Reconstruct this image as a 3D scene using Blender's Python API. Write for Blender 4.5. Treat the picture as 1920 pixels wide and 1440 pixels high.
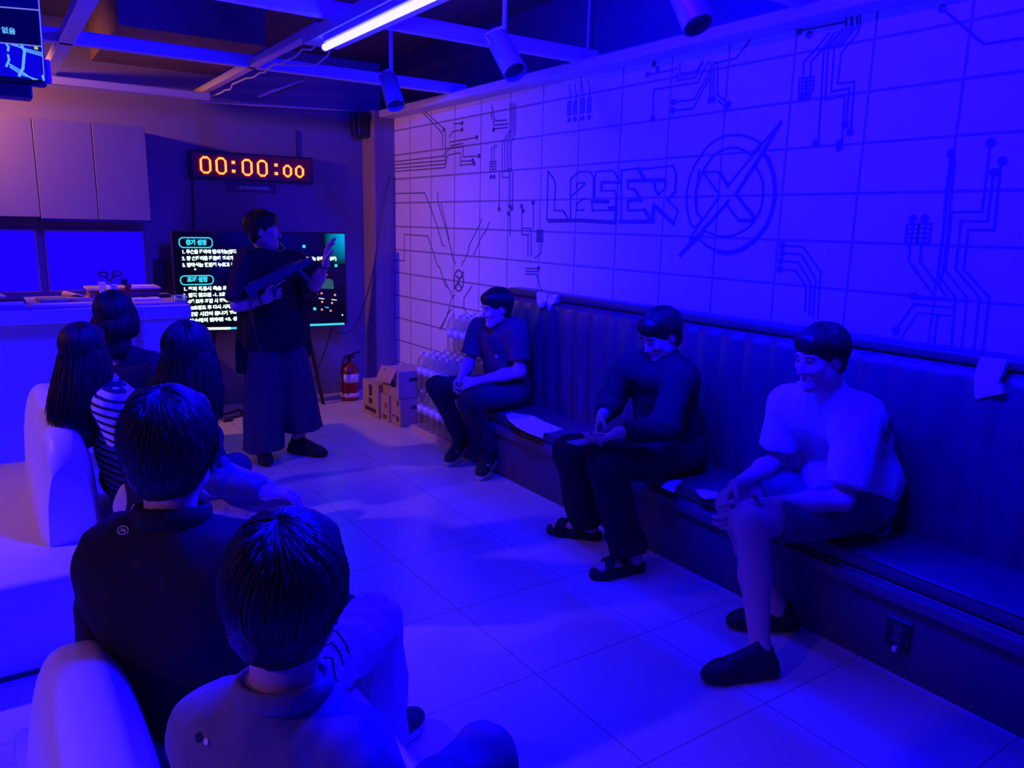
import bpy, bmesh, math, random
import numpy as np
from mathutils import Vector, Matrix, noise
from mathutils.bvhtree import BVHTree

for _o in list(bpy.data.objects):
    bpy.data.objects.remove(_o)
SC = bpy.context.scene
COL = SC.collection

# ------------------------------------------------------------------ camera
CAM_F = 1442.783                       # focal length in pixels of the 1920 wide frame
CAM_H = 1.65
CR = np.array([[0.826553, -0.562392, 0.022902],
               [0.095852, 0.180735, 0.97885],
               [0.554637, 0.806877, -0.203293]])      # right, up, forward
cam_data = bpy.data.cameras.new('camera')
cam_data.sensor_width = 36.0
cam_data.lens = CAM_F / 1920.0 * 36.0
cam_data.clip_start = 0.05
cam = bpy.data.objects.new('camera', cam_data)
COL.objects.link(cam)
cam.matrix_world = Matrix(((CR[0, 0], CR[1, 0], -CR[2, 0], 0.0),
                           (CR[0, 1], CR[1, 1], -CR[2, 1], 0.0),
                           (CR[0, 2], CR[1, 2], -CR[2, 2], CAM_H),
                           (0, 0, 0, 1)))
SC.camera = cam

# ------------------------------------------------------------------ world, exposure
world = bpy.data.worlds.new('world')
SC.world = world
world.use_nodes = True
world.node_tree.nodes['Background'].inputs[0].default_value = (0.0, 0.0, 0.01, 1)
world.node_tree.nodes['Background'].inputs[1].default_value = 0.2
SC.view_settings.view_transform = 'Standard'
SC.view_settings.look = 'None'
SC.view_settings.gamma = 1.0
SC.view_settings.use_curve_mapping = False
SC.view_settings.exposure = 0.0

# the blue tubes (emissive meshes) and warm spotlights are built with their fixtures; their power:
BLUE = 2700.0         # radiance of the high blue tube (blue channel)
BLUE_V = 230.0        # radiance of the blue tube in view
WARM_A = 150.0        # warm spotlight over the counter, watts
WARM_B = 75.0         # warm spotlight left of the farther sofa, watts
WARM_C = 28.0         # warm spotlight left of the nearer sofa, watts

# ------------------------------------------------------------------ placing helpers
def _ray(px, py):
    return CR.T @ np.array([(px - 960) / CAM_F, (720 - py) / CAM_F, 1.0])
def on_x(px, py, X):
    d = _ray(px, py); t = X / d[0]; return Vector((X, t * d[1], CAM_H + t * d[2]))
def on_y(px, py, Y):
    d = _ray(px, py); t = Y / d[1]; return Vector((t * d[0], Y, CAM_H + t * d[2]))
def on_z(px, py, Z):
    d = _ray(px, py); t = (Z - CAM_H) / d[2]; return Vector((t * d[0], t * d[1], Z))

# ------------------------------------------------------------------ materials
def mat(name, color, rough=0.6, spec=0.4, metal=0.0, vary=0.12, scale=18.0, emit=None, strength=0.0, bump=0.0, sheen=0.0):
    m = bpy.data.materials.new(name); m.use_nodes = True
    nt = m.node_tree; b = nt.nodes['Principled BSDF']
    b.inputs['Roughness'].default_value = rough
    b.inputs['Metallic'].default_value = metal
    b.inputs['Specular IOR Level'].default_value = spec
    if sheen: b.inputs['Sheen Weight'].default_value = sheen
    tc = nt.nodes.new('ShaderNodeTexCoord')
    nz = nt.nodes.new('ShaderNodeTexNoise'); nz.inputs['Scale'].default_value = scale; nz.inputs['Detail'].default_value = 4
    nt.links.new(tc.outputs['Object'], nz.inputs['Vector'])
    mx = nt.nodes.new('ShaderNodeMix'); mx.data_type = 'RGBA'
    mx.inputs[6].default_value = (*[c * (1 - vary) for c in color], 1)
    mx.inputs[7].default_value = (*[min(1, c * (1 + vary)) for c in color], 1)
    nt.links.new(nz.outputs['Fac'], mx.inputs[0])
    nt.links.new(mx.outputs[2], b.inputs['Base Color'])
    if bump:
        bp = nt.nodes.new('ShaderNodeBump'); bp.inputs['Strength'].default_value = bump; bp.inputs['Distance'].default_value = 0.004
        nt.links.new(nz.outputs['Fac'], bp.inputs['Height']); nt.links.new(bp.outputs[0], b.inputs['Normal'])
    if emit:
        b.inputs['Emission Color'].default_value = (*emit, 1); b.inputs['Emission Strength'].default_value = strength
    return m

def emission(name, color, strength):
    m = bpy.data.materials.new(name); m.use_nodes = True
    nt = m.node_tree; nt.nodes.clear()
    e = nt.nodes.new('ShaderNodeEmission'); o = nt.nodes.new('ShaderNodeOutputMaterial')
    e.inputs[0].default_value = (*color, 1); e.inputs[1].default_value = strength
    nt.links.new(e.outputs[0], o.inputs[0])
    return m

def grid_mat(name, color, line, axes, width, rough, spec, vary=0.06):
    """tiled surface: axes = ((coordinate index, pitch, offset), ...)"""
    m = mat(name, color, rough, spec, vary=vary, scale=3.0)
    nt = m.node_tree; b = nt.nodes['Principled BSDF']
    src = b.inputs['Base Color'].links[0].from_socket
    g = nt.nodes.new('ShaderNodeNewGeometry'); sp = nt.nodes.new('ShaderNodeSeparateXYZ')
    nt.links.new(g.outputs['Position'], sp.inputs[0])
    prev = None
    for ax, pitch, off in axes:
        s = nt.nodes.new('ShaderNodeMath'); s.operation = 'SUBTRACT'; s.inputs[1].default_value = off
        nt.links.new(sp.outputs[ax], s.inputs[0])
        pp = nt.nodes.new('ShaderNodeMath'); pp.operation = 'PINGPONG'; pp.inputs[1].default_value = pitch / 2
        nt.links.new(s.outputs[0], pp.inputs[0])
        l = nt.nodes.new('ShaderNodeMath'); l.operation = 'LESS_THAN'; l.inputs[1].default_value = width / 2
        nt.links.new(pp.outputs[0], l.inputs[0])
        if prev is None: prev = l
        else:
            mxx = nt.nodes.new('ShaderNodeMath'); mxx.operation = 'MAXIMUM'
            nt.links.new(prev.outputs[0], mxx.inputs[0]); nt.links.new(l.outputs[0], mxx.inputs[1]); prev = mxx
    mx = nt.nodes.new('ShaderNodeMix'); mx.data_type = 'RGBA'
    nt.links.new(prev.outputs[0], mx.inputs[0]); nt.links.new(src, mx.inputs[6]); mx.inputs[7].default_value = (*line, 1)
    nt.links.new(mx.outputs[2], b.inputs['Base Color'])
    return m

M = {}
M['floor'] = grid_mat('floor_tile', (0.78, 0.76, 0.74), (0.42, 0.40, 0.38), ((0, 0.583, 2.155), (1, 0.583, 5.58)), 0.006, 0.22, 0.5)
M['walltile'] = grid_mat('wall_tile', (0.74, 0.72, 0.72), (0.27, 0.25, 0.26), ((1, 0.397, 0.462), (2, 0.2142, 1.605)), 0.013, 0.55, 0.3)
M['wallpaint'] = mat('grey_wall_paint', (0.22, 0.19, 0.25), 0.8, 0.2, vary=0.08, scale=2)
M['wallwarm'] = mat('pale_wall_paint', (0.5, 0.46, 0.44), 0.8, 0.2, vary=0.06, scale=2)
M['ceil'] = mat('dark_ceiling_paint', (0.10, 0.09, 0.10), 0.9, 0.2, vary=0.2, scale=3)
M['pillar'] = mat('pillar_paint', (0.28, 0.22, 0.22), 0.75, 0.2, vary=0.08, scale=3)
M['steel'] = mat('white_painted_steel', (0.62, 0.60, 0.60), 0.45, 0.4, vary=0.06)
M['ink'] = mat('mural_ink', (0.13, 0.12, 0.15), 0.7, 0.2, vary=0.1)
M['vinyl'] = mat('dark_vinyl', (0.060, 0.050, 0.062), 0.38, 0.5, vary=0.25, scale=9, bump=0.15)
M['base'] = mat('bench_base_paint', (0.085, 0.070, 0.085), 0.55, 0.35, vary=0.15, scale=4)
M['baselip'] = mat('bench_lip_wood', (0.12, 0.095, 0.10), 0.5, 0.35, vary=0.15, scale=4)
M['white'] = mat('white_lining_cloth', (0.8, 0.78, 0.76), 0.85, 0.2, vary=0.06, scale=40)
M['sofa'] = mat('white_leatherette', (0.74, 0.70, 0.68), 0.42, 0.45, vary=0.04, scale=12, bump=0.06)
M['counter'] = mat('white_counter_laminate', (0.72, 0.70, 0.70), 0.4, 0.4, vary=0.03)
M['countertop'] = mat('pale_wood_counter', (0.62, 0.48, 0.34), 0.4, 0.4, vary=0.15, scale=6)
M['cab'] = mat('beige_cabinet_laminate', (0.25, 0.215, 0.20), 0.5, 0.35, vary=0.03)
M['board'] = mat('white_board', (0.85, 0.84, 0.84), 0.3, 0.5, vary=0.01)
M['black'] = mat('black_plastic', (0.018, 0.018, 0.02), 0.35, 0.5, vary=0.1)
M['darkgrey'] = mat('dark_grey_plastic', (0.07, 0.07, 0.075), 0.45, 0.5, vary=0.1)
M['grey'] = mat('grey_metal', (0.30, 0.30, 0.32), 0.4, 0.5, metal=0.3, vary=0.1)
M['void'] = mat('black_ceiling_void', (0.05, 0.045, 0.05), 0.9, 0.15, vary=0.2, scale=3)
M['duct'] = mat('weathered_plywood', (0.20, 0.135, 0.12), 0.8, 0.2, vary=0.4, scale=6)
M['wood'] = mat('brown_wood', (0.32, 0.17, 0.09), 0.7, 0.3, vary=0.35, scale=7)
M['palewood'] = mat('pale_wood', (0.66, 0.50, 0.32), 0.55, 0.3, vary=0.2, scale=8)
M['card'] = mat('brown_cardboard', (0.52, 0.36, 0.24), 0.85, 0.15, vary=0.08, scale=30)
M['print'] = mat('dark_box_print', (0.06, 0.045, 0.05), 0.8, 0.2)
M['redprint'] = mat('red_box_print', (0.5, 0.10, 0.08), 0.8, 0.2)
M['red'] = mat('red_enamel', (0.36, 0.012, 0.015), 0.3, 0.5, vary=0.06)
M['paper'] = mat('white_paper', (0.78, 0.76, 0.72), 0.8, 0.2, vary=0.04)
M['green'] = mat('grey_green_cover', (0.30, 0.34, 0.24), 0.7, 0.3)
M['skin'] = mat('skin', (0.62, 0.40, 0.31), 0.55, 0.35, vary=0.06, scale=30)
M['lip'] = mat('lip_skin', (0.50, 0.22, 0.2), 0.5, 0.35)
M['hair'] = mat('black_hair', (0.013, 0.010, 0.011), 0.48, 0.35, vary=0.3, scale=60)
M['eyewhite'] = mat('eye_white', (0.7, 0.68, 0.66), 0.25, 0.5)
M['tee_black'] = mat('black_cotton', (0.022, 0.020, 0.024), 0.9, 0.15, vary=0.15, scale=60, bump=0.1)
M['overshirt'] = mat('black_overshirt_cloth', (0.016, 0.015, 0.018), 0.9, 0.15, vary=0.15, scale=60)
M['navy'] = mat('navy_trouser_cloth', (0.05, 0.05, 0.085), 0.85, 0.2, vary=0.12, scale=50, bump=0.1)
M['tee_plum'] = mat('plum_cotton', (0.085, 0.055, 0.075), 0.9, 0.15, vary=0.12, scale=60)
M['denim'] = mat('dark_denim', (0.035, 0.035, 0.05), 0.85, 0.2, vary=0.25, scale=80)
M['black_cloth'] = mat('black_cloth', (0.020, 0.019, 0.022), 0.88, 0.2, vary=0.15, scale=50)
M['tee_white'] = mat('white_cotton', (0.70, 0.68, 0.67), 0.9, 0.15, vary=0.04, scale=60)
M['shorts'] = mat('grey_shorts_cloth', (0.10, 0.095, 0.11), 0.85, 0.2, vary=0.12, scale=50)
M['khaki'] = mat('pale_trouser_cloth', (0.55, 0.50, 0.44), 0.88, 0.2, vary=0.08, scale=50)
M['blueshirt'] = mat('grey_blue_cotton', (0.19, 0.18, 0.22), 0.9, 0.15, vary=0.08, scale=60)
M['sleeve'] = mat('grey_marl_cotton', (0.09, 0.085, 0.10), 0.9, 0.15, vary=0.15, scale=80)
M['shoe'] = mat('black_shoe', (0.018, 0.018, 0.02), 0.6, 0.35, vary=0.2)
M['sole'] = mat('white_sole', (0.66, 0.64, 0.62), 0.6, 0.3)
M['screen'] = mat('black_screen', (0.01, 0.01, 0.012), 0.12, 0.5, vary=0.05)
M['txt'] = emission('screen_white_text', (0.72, 1.0, 0.95), 1.6)
M['cyan'] = emission('screen_cyan', (0.04, 0.62, 0.85), 1.2)
M['pink'] = emission('screen_pink', (1.0, 0.30, 0.32), 1.1)
M['scrred'] = emission('screen_red', (0.9, 0.06, 0.10), 0.9)
M['scrteal'] = emission('screen_dim_teal', (0.03, 0.09, 0.15), 1.0)
M['scrdark'] = emission('screen_backlight', (0.002, 0.001, 0.03), 1.0)
M['led'] = emission('red_led', (15.0, 1.35, 0.12), 1.0)

# striped cotton (horizontal bands woven in the cloth)
def stripe_mat(name, a, b_, pitch, frac, tilt=0.0):
    m = mat(name, a, 0.9, 0.15, vary=0.03)
    nt = m.node_tree; b = nt.nodes['Principled BSDF']; src = b.inputs['Base Color'].links[0].from_socket
    g = nt.nodes.new('ShaderNodeNewGeometry'); d = nt.nodes.new('ShaderNodeVectorMath'); d.operation = 'DOT_PRODUCT'
    nt.links.new(g.outputs['Position'], d.inputs[0]); d.inputs[1].default_value = (tilt, -tilt * 0.6, 1.0)
    f = nt.nodes.new('ShaderNodeMath'); f.operation = 'DIVIDE'; f.inputs[1].default_value = pitch
    nt.links.new(d.outputs['Value'], f.inputs[0])
    fr = nt.nodes.new('ShaderNodeMath'); fr.operation = 'FRACT'; nt.links.new(f.outputs[0], fr.inputs[0])
    l = nt.nodes.new('ShaderNodeMath'); l.operation = 'LESS_THAN'; l.inputs[1].default_value = frac
    nt.links.new(fr.outputs[0], l.inputs[0])
    mx = nt.nodes.new('ShaderNodeMix'); mx.data_type = 'RGBA'
    nt.links.new(l.outputs[0], mx.inputs[0]); nt.links.new(src, mx.inputs[6]); mx.inputs[7].default_value = (*b_, 1)
    nt.links.new(mx.outputs[2], b.inputs['Base Color'])
    return m
M['stripe'] = stripe_mat('striped_cotton', (0.72, 0.70, 0.70), (0.03, 0.028, 0.035), 0.033, 0.36, 0.25)

# clear bottle plastic
def pet_mat():
    m = bpy.data.materials.new('clear_bottle_plastic'); m.use_nodes = True
    nt = m.node_tree; nt.nodes.clear()
    o = nt.nodes.new('ShaderNodeOutputMaterial'); t = nt.nodes.new('ShaderNodeBsdfTransparent'); t.inputs[0].default_value = (0.93, 0.93, 0.95, 1)
    g = nt.nodes.new('ShaderNodeBsdfGlossy'); g.inputs['Roughness'].default_value = 0.12; g.inputs[0].default_value = (0.9, 0.9, 0.9, 1)
    df = nt.nodes.new('ShaderNodeBsdfTranslucent'); df.inputs[0].default_value = (0.8, 0.8, 0.8, 1)
    lw = nt.nodes.new('ShaderNodeLayerWeight'); lw.inputs[0].default_value = 0.35
    m1 = nt.nodes.new('ShaderNodeMixShader'); m2 = nt.nodes.new('ShaderNodeMixShader'); m1.inputs[0].default_value = 0.10
    nz = nt.nodes.new('ShaderNodeTexNoise'); nz.inputs['Scale'].default_value = 35
    bp = nt.nodes.new('ShaderNodeBump'); bp.inputs['Strength'].default_value = 0.5; bp.inputs['Distance'].default_value = 0.01
    nt.links.new(nz.outputs[0], bp.inputs['Height']); nt.links.new(bp.outputs[0], g.inputs['Normal'])
    nt.links.new(t.outputs[0], m1.inputs[1]); nt.links.new(df.outputs[0], m1.inputs[2])
    nt.links.new(lw.outputs['Facing'], m2.inputs[0]); nt.links.new(m1.outputs[0], m2.inputs[1]); nt.links.new(g.outputs[0], m2.inputs[2])
    nt.links.new(m2.outputs[0], o.inputs[0])
    return m
M['pet'] = pet_mat()
M['cap'] = mat('white_bottle_cap', (0.8, 0.8, 0.82), 0.5, 0.4)

# ------------------------------------------------------------------ mesh helpers
def tag(o, label=None, cat=None, group=None, kind=None):
    if label: o['label'] = label
    if cat: o['category'] = cat
    if group: o['group'] = group
    if kind: o['kind'] = kind
    return o

def thing(name, label, cat, loc=(0, 0, 0), group=None):
    o = bpy.data.objects.new(name, None); COL.objects.link(o)
    o.location = loc; o.empty_display_size = 0.1
    return tag(o, label, cat, group)

def link(name, me, material, parent=None):
    if material is not None and not me.materials: me.materials.append(material)
    o = bpy.data.objects.new(name, me); COL.objects.link(o)
    if parent is not None:
        o.parent = parent
        off = Vector(parent.location) if parent.type == 'EMPTY' else Vector((0, 0, 0))
        o.matrix_parent_inverse = Matrix.Translation(-off)
    return o

def obj(name, bm, material, parent=None, smooth=False, local=False):
    bmesh.ops.recalc_face_normals(bm, faces=bm.faces[:])
    me = bpy.data.meshes.new(name); bm.to_mesh(me); bm.free()
    if smooth:
        me.polygons.foreach_set('use_smooth', [True] * len(me.polygons))
    o = link(name, me, material, parent)
    if local: o.matrix_parent_inverse = Matrix.Identity(4)
    return o

def smooth_by_angle(o, ang=40):
    me = o.data
    me.polygons.foreach_set('use_smooth', [True] * len(me.polygons))
    me.set_sharp_from_angle(angle=math.radians(ang))

def nb(): return bmesh.new()

def add_box(bm, lo, hi, bevel=0.0, seg=2, rot=None):
    lo, hi = Vector(lo), Vector(hi)
    c = (lo + hi) / 2; s = hi - lo
    t = nb(); bmesh.ops.create_cube(t, size=1.0)
    bmesh.ops.scale(t, vec=(max(abs(s.x), 1e-5), max(abs(s.y), 1e-5), max(abs(s.z), 1e-5)), verts=t.verts)
    if bevel: bmesh.ops.bevel(t, geom=t.edges[:], offset=bevel, segments=seg, affect='EDGES', profile=0.5)
    if rot is not None: bmesh.ops.rotate(t, cent=(0, 0, 0), matrix=rot, verts=t.verts)
    bmesh.ops.translate(t, vec=c, verts=t.verts)
    me = bpy.data.meshes.new('tmp'); t.to_mesh(me); t.free(); bm.from_mesh(me); bpy.data.meshes.remove(me)

def frame_of(d):
    d = Vector(d).normalized()
    a = Vector((0, 0, 1)) if abs(d.z) < 0.9 else Vector((1, 0, 0))
    u = d.cross(a).normalized(); return u, d.cross(u).normalized()

def add_tube(bm, pts, r, seg=8, caps=True, r_end=None):
    pts = [Vector(p) for p in pts]; n = len(pts); rings = []
    u = None
    for i, p in enumerate(pts):
        d = (pts[min(i + 1, n - 1)] - pts[max(i - 1, 0)]).normalized()
        if u is None: u, v = frame_of(d)
        else:
            u = (u - d * u.dot(d)).normalized(); v = d.cross(u)
        rr = r if r_end is None else r + (r_end - r) * i / (n - 1)
        if callable(r): rr = r(i / (n - 1))
        rings.append([bm.verts.new(p + (u * math.cos(2 * math.pi * k / seg) + v * math.sin(2 * math.pi * k / seg)) * rr) for k in range(seg)])
    for a, b in zip(rings, rings[1:]):
        for k in range(seg): bm.faces.new((a[k], a[(k + 1) % seg], b[(k + 1) % seg], b[k]))
    if caps:
        bm.faces.new(rings[0]); bm.faces.new(rings[-1][::-1])

def add_lathe(bm, prof, seg=16, origin=(0, 0, 0), axis=(0, 0, 1)):
    """prof: list of (radius, height)"""
    o = Vector(origin); ax = Vector(axis).normalized(); u, v = frame_of(ax); rings = []
    for r, z in prof:
        if r < 1e-6: rings.append([bm.verts.new(o + ax * z)])
        else: rings.append([bm.verts.new(o + ax * z + (u * math.cos(2 * math.pi * k / seg) + v * math.sin(2 * math.pi * k / seg)) * r) for k in range(seg)])
    for a, b in zip(rings, rings[1:]):
        for k in range(seg):
            k2 = (k + 1) % seg
            if len(a) == 1 and len(b) == 1: continue
            if len(a) == 1: bm.faces.new((a[0], b[k2], b[k]))
            elif len(b) == 1: bm.faces.new((a[k], a[k2], b[0]))
            else: bm.faces.new((a[k], a[k2], b[k2], b[k]))
    if len(rings[0]) > 1: bm.faces.new(rings[0][::-1])
    if len(rings[-1]) > 1: bm.faces.new(rings[-1])

def add_prism(bm, poly, vec):
    """closed polygon (3-D points) extruded by vec"""
    vec = Vector(vec); a = [bm.verts.new(Vector(p)) for p in poly]; b = [bm.verts.new(Vector(p) + vec) for p in poly]
    bm.faces.new(a); bm.faces.new(b[::-1]); n = len(a)
    for i in range(n): bm.faces.new((a[i], b[i], b[(i + 1) % n], a[(i + 1) % n]))

def add_ribbon(bm, pts, nrm, w, t):
    """flat stripe of width w and thickness t following pts on a plane with normal nrm"""
    nrm = Vector(nrm)
    pts = [Vector(p) for p in pts]
    for i, (a, b) in enumerate(zip(pts, pts[1:])):
        d = b - a
        if d.length < 1e-5: continue
        d.normalize(); s = d.cross(nrm).normalized() * (w / 2); e = d * (w * 0.35)
        add_prism(bm, [a - e - s, b + e - s, b + e + s, a - e + s], nrm * (t * (1 + .05 * (i % 2))))

def add_disc(bm, c, nrm, r, t, seg=14):
    add_lathe(bm, [(r, 0), (r, t)], seg, c, nrm)

def struct(name, bm, m, parent=None, smooth=False):
    o = obj(name, bm, m, parent, smooth)
    if parent is None: o['kind'] = 'structure'
    return o

_font_cache = {}
def text_mesh(body, size, bold=0.0):
    c = bpy.data.curves.new('text', 'FONT'); c.body = body; c.size = size; c.offset = bold; c.align_x = 'LEFT'; c.align_y = 'BOTTOM_BASELINE'
    o = bpy.data.objects.new('text', c); COL.objects.link(o)
    me = bpy.data.meshes.new_from_object(o.evaluated_get(bpy.context.evaluated_depsgraph_get()))
    bpy.data.objects.remove(o); bpy.data.curves.remove(c)
    me.materials.clear()
    return me

def text_part(name, body, origin, xdir, ydir, size, m, parent, bold=0.0, width=None):
    me = text_mesh(body, size, bold)
    x = Vector(xdir).normalized(); y = Vector(ydir).normalized(); z = x.cross(y)
    sx = 1.0
    if width:
        w = max(v.co.x for v in me.vertices) - min(v.co.x for v in me.vertices)
        sx = width / max(w, 1e-4)
    mt = Matrix(((x.x * sx, y.x, z.x, origin[0]), (x.y * sx, y.y, z.y, origin[1]), (x.z * sx, y.z, z.z, origin[2]), (0, 0, 0, 1)))
    me.transform(mt); me.name = name
    return link(name, me, m, parent)

# ================================================================== the room
XW, YB, ZC = 3.25, 7.0, 3.08
XL, YF = -3.0, -2.2

bm = nb(); add_box(bm, (XL - .1, YF - .1, -0.1), (XW + .1, YB + .1, 0)); struct('floor', bm, M['floor'])
bm = nb(); add_box(bm, (XL - .1, YF - .1, ZC), (XW + .1, YB + .1, ZC + .1)); struct('ceiling', bm, M['ceil'])
bm = nb(); add_box(bm, (XL - .1, YB, 0), (XW + .1, YB + .1, ZC)); struct('wall_back', bm, M['wallpaint'])
bm = nb(); add_box(bm, (XL - .1, YF, 0), (XL, YB, ZC)); struct('wall_left', bm, M['wallwarm'])
bm = nb(); add_box(bm, (XL, YF - .1, 0), (XW, YF, ZC)); struct('wall_front', bm, M['wallpaint'])
bm = nb(); add_box(bm, (XW, YF, 0), (XW + .1, YB, ZC)); wall_r = struct('wall_right', bm, M['walltile'])
# corner pillar in front of the back wall
bm = nb(); add_box(bm, (3.045, 6.73, 0), (XW, YB, 2.63), 0.008); struct('wall_corner', bm, M['pillar'])

# the mural on the tiled wall: (y, z) polylines painted in ink
TRACES=[[(6.767,2.191),(5.792,2.189),(5.778,2.213),(5.78,2.396),(6.217,2.615)],[(6.768,2.163),(5.792,2.154),(5.756,2.226),(5.69,2.243),(5.491,2.244),(5.49,2.166),(5.248,2.159)],[(6.769,2.131),(5.777,2.125),(5.755,2.184),(5.704,2.195),(5.532,2.199),(5.53,2.103),(5.326,2.103)],[(6.769,2.103),(5.776,2.096),(5.748,2.183)],[(6.168,2.566),(5.854,2.388),(5.824,2.357),(5.823,2.266)],[(5.649,2.43),(5.509,2.424)],[(5.706,2.334),(5.663,2.372),(5.508,2.374)],[(5.705,2.293),(5.284,2.299)],[(5.69,2.264),(5.492,2.268)],[(5.517,2.133),(5.346,2.129)],[(4.834,2.501),(4.827,2.318),(4.928,2.238),(4.921,2.036)],[(4.811,2.499),(4.803,2.31),(4.893,2.236),(4.885,2.035)],[(4.788,2.497),(4.78,2.302),(4.858,2.227),(4.85,2.039)],[(4.766,2.494),(4.757,2.294),(4.811,2.224),(4.804,2.044)],[(5.082,2.516),(5.03,2.397),(4.876,2.389)],[(5.093,2.466),(5.041,2.367),(4.851,2.36)],[(5.046,2.342),(4.862,2.336)],[(5.024,2.226),(5.072,2.197),(5.069,2.1)],[(4.999,2.218),(5.035,2.195),(5.032,2.099)],[(4.862,2.04),(4.793,2.043)],[(4.919,1.988),(4.921,2.03),(4.792,2.024)],[(4.919,1.988),(4.837,1.985)],[(4.957,2.031),(4.951,1.76)],[(4.814,2.007),(4.797,1.567)],[(4.78,2.018),(4.773,1.772)],[(6.773,1.904),(6.136,1.9),(5.998,1.733),(5.91,1.615),(5.816,1.461),(5.777,1.456)],[(5.904,1.902),(5.896,1.814),(5.771,1.617),(5.71,1.501),(5.671,1.437),(5.648,1.379),(5.626,1.344),(5.596,1.316)],[(5.85,1.814),(5.772,1.675),(5.702,1.501)],[(5.19,1.687),(5.247,1.618),(5.379,1.476),(5.398,1.419),(5.439,1.374),(5.446,1.353),(5.481,1.337),(5.494,1.303)],[(5.086,1.661),(5.129,1.6),(5.205,1.537),(5.308,1.402)],[(6.785,1.289),(6.539,1.293),(6.537,1.533),(6.086,1.532),(5.98,1.394),(5.9,1.28),(5.868,1.275),(5.805,1.177),(5.758,1.12),(5.728,1.118),(5.682,1.088),(5.644,1.043),(5.688,0.967),(5.695,0.933),(5.748,0.855),(5.864,0.733)],[(5.782,1.178),(5.728,1.122)],[(5.607,1.057),(5.644,1.039)],[(5.642,0.961),(5.452,0.965),(5.366,0.897)],[(5.657,0.933),(5.71,0.897),(5.833,0.745)],[(5.33,1.153),(5.426,1.073),(5.454,1.042),(5.452,0.969)],[(4.656,1.766),(4.65,1.622),(4.539,1.623)],[(4.65,1.622),(4.648,1.577),(4.559,1.58)],[(4.516,1.802),(4.507,1.618)],[(4.402,1.534),(4.408,1.454),(4.476,1.42)],[(4.57,1.579),(4.563,1.429)],[(4.534,1.617),(4.525,1.431)],[(4.592,1.339),(4.429,1.348)],[(4.591,1.319),(4.439,1.326)],[(4.59,1.3),(4.448,1.306)],[(4.448,1.297),(4.39,1.201)],[(4.154,2.537),(4.136,2.47),(4.147,2.427)],[(4.094,2.535),(4.076,2.463),(4.087,2.421)],[(4.027,2.537),(4.009,2.466),(4.01,2.412)],[(3.961,2.537),(3.945,2.49),(3.944,2.405)],[(3.433,2.504),(3.202,2.503)],[(3.37,2.261),(3.376,2.416),(3.039,2.413),(3.029,2.441),(2.981,2.509)],[(3.216,2.331),(3.063,2.328),(2.958,2.462)],[(3.216,2.287),(3.065,2.283),(2.966,2.424)],[(3.2,2.477),(3.196,2.443),(3.067,2.441),(3.017,2.506)],[(3.185,2.53),(3.179,2.475),(3.057,2.471),(3.019,2.524)],[(2.963,2.502),(2.95,2.313)],[(2.943,2.499),(2.928,2.315)],[(2.916,2.486),(2.901,2.333),(2.822,2.28)],[(2.898,2.307),(2.836,2.262)],[(2.698,2.589),(2.797,2.496),(2.936,2.493)],[(2.276,2.524),(2.336,2.466),(2.395,2.419),(2.391,2.345)],[(2.247,2.522),(2.319,2.445),(2.356,2.413),(2.352,2.343)],[(2.199,2.587),(2.192,2.533),(2.273,2.462),(2.261,2.238),(2.164,2.243),(2.153,2.035)],[(2.213,2.53),(2.294,2.456),(2.275,2.053)],[(2.181,2.584),(2.157,2.526),(2.242,2.451),(2.235,2.269),(2.146,2.274),(2.143,2.127)],[(2.131,2.592),(2.126,2.524),(2.133,2.499),(2.204,2.427),(2.206,2.3),(2.125,2.297),(2.116,2.094)],[(2.164,2.583),(2.174,2.529),(2.257,2.457)],[(2.147,2.586),(2.14,2.526),(2.218,2.453)],[(2.435,2.561),(2.195,2.557)],[(1.774,2.527),(1.596,2.366),(1.455,2.363),(1.37,2.36)],[(1.662,1.952),(1.663,1.831),(1.651,1.613),(1.652,1.487),(1.635,1.47),(1.569,1.397)],[(1.646,1.941),(1.64,1.796),(1.638,1.726),(1.633,1.613),(1.634,1.484),(1.643,1.444),(1.607,1.403)],[(1.52,1.981),(1.514,1.74),(1.629,1.737),(1.625,1.614),(1.624,1.507),(1.524,1.401)],[(1.493,1.871),(1.489,1.703),(1.59,1.704),(1.586,1.615),(1.584,1.513),(1.474,1.404)],[(1.471,1.913),(1.46,1.67),(1.556,1.67),(1.555,1.616),(1.553,1.514),(1.442,1.411)],[(1.784,1.608),(1.78,1.534),(1.655,1.399)],[(1.736,1.606),(1.733,1.537),(1.607,1.403)],[(1.739,1.383),(1.568,1.39)],[(1.569,1.388),(1.558,1.189)],[(1.8,1.236),(1.736,1.358),(1.567,1.358)],[(1.78,1.188),(1.716,1.322),(1.566,1.325)],[(1.63,1.324),(1.629,1.19)],[(1.524,1.4),(1.518,1.191)],[(1.477,1.404),(1.47,1.195)],[(1.442,1.411),(1.436,1.193)],[(2.419,1.579),(2.301,1.576),(2.193,1.463),(2.19,1.395),(2.183,1.244)],[(2.415,1.541),(2.307,1.54),(2.214,1.425),(2.216,1.393),(2.21,1.25)],[(2.419,1.503),(2.319,1.501),(2.238,1.405),(2.232,1.257)],[(2.42,1.463),(2.331,1.463),(2.263,1.389),(2.255,1.273)]]
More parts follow.
